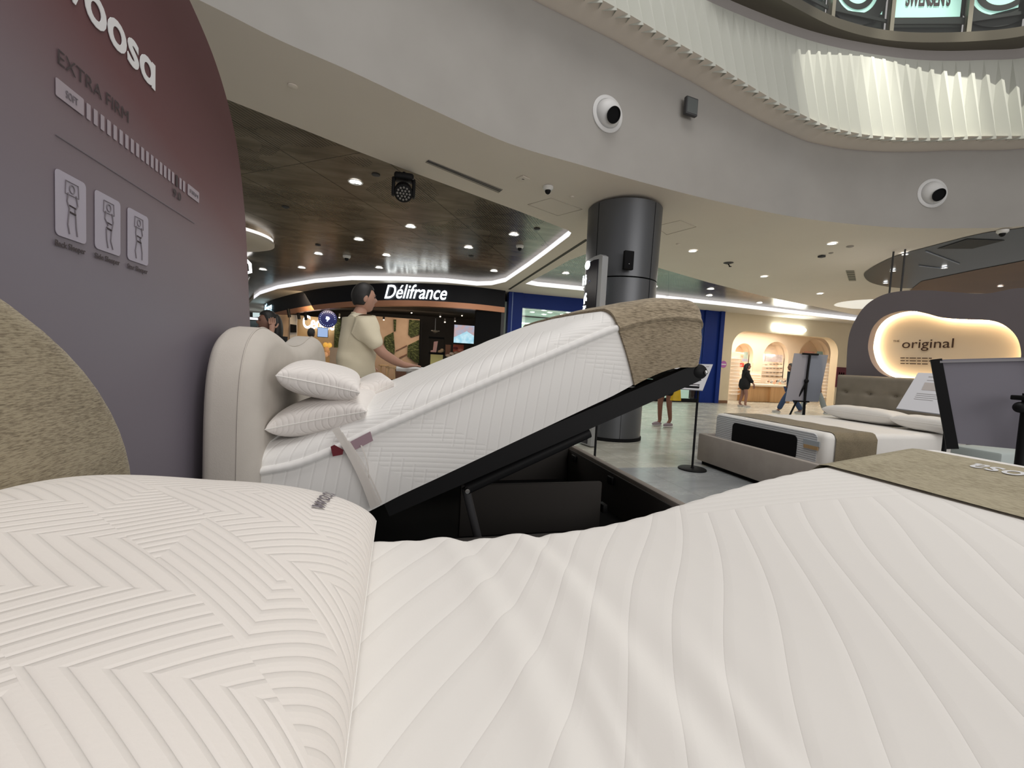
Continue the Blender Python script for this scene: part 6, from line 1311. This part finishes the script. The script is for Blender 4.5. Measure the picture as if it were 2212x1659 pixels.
# --- simple standing or walking figure
def figure(label, loc, face, s, step=0.0, top=M['blackcloth'], legs=M['skind'], shoe=M['blackcloth'], hairm=M['hair'], long_hair=False, cloak=False, shorts=None, arms=(.02, .02), skinm=None, lean=0.0, trousers=None):
    B = Body(loc, face, s); P = B.p; t = thing('person', label, 'person', loc); sk_ = skinm or M['skind']
    J = {'pel': (P(0, 0, .93), .095), 'wai': (P(0, lean*.3, 1.08), .085), 'che': (P(0, lean*.6, 1.27), .095), 'shc': (P(0, lean, 1.40), (.075, .06)), 'nec': (P(0, lean+.02, 1.47), .048), 'hd': (P(0, lean+.05, 1.54), .055)}
    E_ = [('pel', 'wai'), ('wai', 'che'), ('che', 'shc'), ('shc', 'nec'), ('nec', 'hd')]
    for sg, q in ((1, 'R'), (-1, 'L')):
        st = step*sg; fw = .5*st
        J['h'+q] = (P(sg*.085, 0, .86), .085); J['k'+q] = (P(sg*.09, fw*.55+.03, .48), .055); J['a'+q] = (P(sg*.09, fw-.02, .09+(.05 if st < 0 else 0)), .036); J['t'+q] = (P(sg*.10, fw+.10, .03+(.0 if st < 0 else 0)), (.032, .022)); E_ += [('pel', 'h'+q), ('h'+q, 'k'+q), ('k'+q, 'a'+q), ('a'+q, 't'+q)]
        J['s'+q] = (P(sg*.15, lean, 1.375), .05); J['e'+q] = (P(sg*.19, lean-.02+arms[0 if sg > 0 else 1], 1.12), .036); J['w'+q] = (P(sg*.19, lean+.04+arms[0 if sg > 0 else 1]*2.4, .90), .025); E_ += [('shc', 's'+q), ('s'+q, 'e'+q), ('e'+q, 'w'+q)]
        hand_nodes(J, E_, 'w'+q, Vector((0, 0, -1)), B.f*1.0, B.r*sg, s, 0.2, 'g'+q)
    skin('body', J, E_, sk_, t, 'pel')
    T = {'b': (P(0, 0, .88 if not cloak else .62), (.15, .12) if not cloak else (.25, .21)), 'w': (P(0, lean*.4, 1.08), (.145, .115) if not cloak else (.215, .18)), 'c': (P(0, lean*.7, 1.29), (.155, .12)), 's': (P(0, lean, 1.40), (.09, .07)), 'n': (P(0, lean, 1.455), .055)}
    Q = [('b', 'w'), ('w', 'c'), ('c', 's'), ('s', 'n')]
    for sg, q in ((1, 'R'), (-1, 'L')):
        k_ = arms[0 if sg > 0 else 1]; T['s'+q] = (P(sg*.15, lean, 1.37), .07); T['e'+q] = (P(sg*.19, lean+k_, 1.14), .062); T['w'+q] = (P(sg*.19, lean+k_*2.2, .96), .060 if cloak else .05); Q += [('s', 's'+q), ('s'+q, 'e'+q), ('e'+q, 'w'+q)]
    skin('jacket' if cloak else 'top', T, Q, top, t, 'c')
    if shorts or trousers:
        lz = .60 if shorts else .12; D = {'p': (P(0, 0, .94), (.15, .12))}; Q = []
        for sg, q in ((1, 'R'), (-1, 'L')):
            fw = .5*step*sg; D['h'+q] = (P(sg*.09, 0, .84), .105); Q.append(('p', 'h'+q)); D['k'+q] = (P(sg*.09, fw*.5+.02, .50 if trousers else .62), .078 if trousers else .10); Q.append(('h'+q, 'k'+q))
            if trousers: D['a'+q] = (P(sg*.09, fw-.02, .12), .075); Q.append(('k'+q, 'a'+q))
        skin('trousers' if trousers else 'shorts', D, Q, trousers or shorts, t, 'p')
    for sg in (1, -1):
        fw = .5*step*sg; R = Matrix((B.r, B.f, Vector((0, 0, 1)))).transposed()
        obj('shoe', MB().ellipsoid(P(sg*.10, fw+.05, .045), (.048*s, .135*s, .046*s), rot=R), shoe, t); obj('sole', MB().ellipsoid(P(sg*.10, fw+.05, .017), (.052*s, .145*s, .017*s), rot=R), M['white'] if shoe is not M['blackcloth'] else shoe, t)
    hc = P(0, lean+.06, 1.60); B.build_head(t, hc, sk_, hairm, 0.0, 'long' if long_hair else 'short')
    if long_hair:
        mb = MB(); mb.ellipsoid(P(0, lean-.03, 1.50), (.105*s, .075*s, .20*s), rot=Matrix((B.r, B.f, Vector((0, 0, 1)))).transposed()); obj('long_hair', mb, hairm, t)
    return t, B
q = onz(1604, 879, 0); figure('woman in a loose black top and dark headscarf walking past the cream shop', (q.x, q.y, 0), radians(-28), 0.84, step=0.16, cloak=True, long_hair=True, arms=(.10, -.02), lean=.02, skinm=mat('skin_mid', (0.30, 0.15, 0.11), 0.6), shoe=mat('trainer_pale', (0.45, 0.38, 0.34), 0.6))
q = onz(1434, 921, 0); figure('person in black shorts and mauve trainers standing beside the column', (q.x, q.y, 0), radians(195), 0.98, step=0.10, shorts=M['blackcloth'], shoe=mat('trainer_mauve', (0.30, 0.24, 0.27), 0.6), skinm=mat('skin_tan', (0.21, 0.09, 0.055), 0.6))
B1 = Body((q.x, q.y, 0), radians(195), .98)
bgc = ony(1461, 850, q.y-0.15); bg = thing('shopping_bag', 'bright yellow shopping bag carried by the person in black shorts', 'bag', bgc)
def bagf(u, v):
    a = 2*pi*u; w_ = 0.12*(0.55+0.45*(1-v)**0.6); h = -0.14+0.28*v; return bgc+Vector((w_*cos(a)*(1+.08*sin(5*a)), 0.05*sin(a)*(1-.5*v), h))
mb = MB(); mb.grid(bagf, 28, 10, True); mb.face([bagf(k/28, 0) for k in range(28)]); obj('bag_body', mb, blotch('yellow_bag', (0.75, 0.50, 0.015), (0.60, 0.38, 0.01), 12, 0.5), bg)
obj('handle', MB().tube([bgc+Vector((-.03, 0, .12)), bgc+Vector((0, 0, .22)), bgc+Vector((.03, 0, .12))], 0.008, 8), mat('red_tie', (0.3, 0.02, 0.02), 0.6), bg)
cq = ony(1473, 862, q.y+0.3)
# pedestrians behind the easel
q = onz(1704, 893, 0); figure('person in blue jeans striding left behind the grey easel board', (q.x, q.y, 0), radians(150), 0.86, step=-0.75, trousers=M['jean'], shoe=mat('shoe_striped', (0.35, 0.34, 0.33), 0.6), top=mat('navy_top', (0.02, 0.03, 0.05), 0.9))
q = onz(1755, 893, 0); figure('person in wide grey trousers mostly hidden by the easel board', (q.x, q.y, 0), radians(-20), 0.88, step=0.75, trousers=mat('grey_trousers', (0.25, 0.28, 0.29), 0.9), shoe=mat('shoe_grey', (0.3, 0.32, 0.33), 0.6), top=mat('tan_top', (0.3, 0.2, 0.12), 0.9))
# woman with long hair left, person in the cafe
q = ony(590, 700, 5.1); B2 = figure('woman with long black hair and raised hand behind the beige headboard', (q.x, 5.1, 0), radians(205), 0.905, long_hair=True, arms=(.02, .02), top=M['blackcloth'], trousers=M['blackcloth'])[0]
hb_ = Body((q.x, 5.1, 0), radians(205), 0.905)
J = {'e': (hb_.p(-.26, .10, 1.30), .034), 'w': (hb_.p(-.15, .04, 1.50), .024)}; E_ = [('e', 'w')]; hand_nodes(J, E_, 'w', hb_.p(-.10, .03, 1.64)-hb_.p(-.15, .04, 1.50), hb_.f, -hb_.r, 0.9, 0.25, 'k'); skin('raised_forearm', J, E_, M['skin'], B2, 'e')
q = ony(670, 712, 11.0); figure('person with short dark hair seen from behind under the lit cafe letters', (q.x, 11.0, 0), radians(70), 0.96, top=M['blackcloth'], trousers=M['blackcloth'])
# ------------------------------------------------------------------ lamps of the place
area('pastry_light', (0.5, 15.2, 2.6), 3.0, 62, (1.0, 0.78, 0.58), (0.3, 16.4, 1.2), 1.0)
area('cafe_light', (-2.4, 15.6, 2.7), 1.6, 60, (1.0, 0.75, 0.45), (-2.6, 16.9, 1.4), 0.8)
area('concourse_light', (4.0, 9.8, 3.30), 7, 130, (1.0, 0.95, 0.86), None, 3)
area('concourse_light', (-3.0, 9.5, 3.35), 5, 70, (1.0, 0.95, 0.88), None, 4)
area('concourse_light', (12.5, 9.8, 3.28), 5, 130, (1.0, 0.93, 0.80), None, 3)
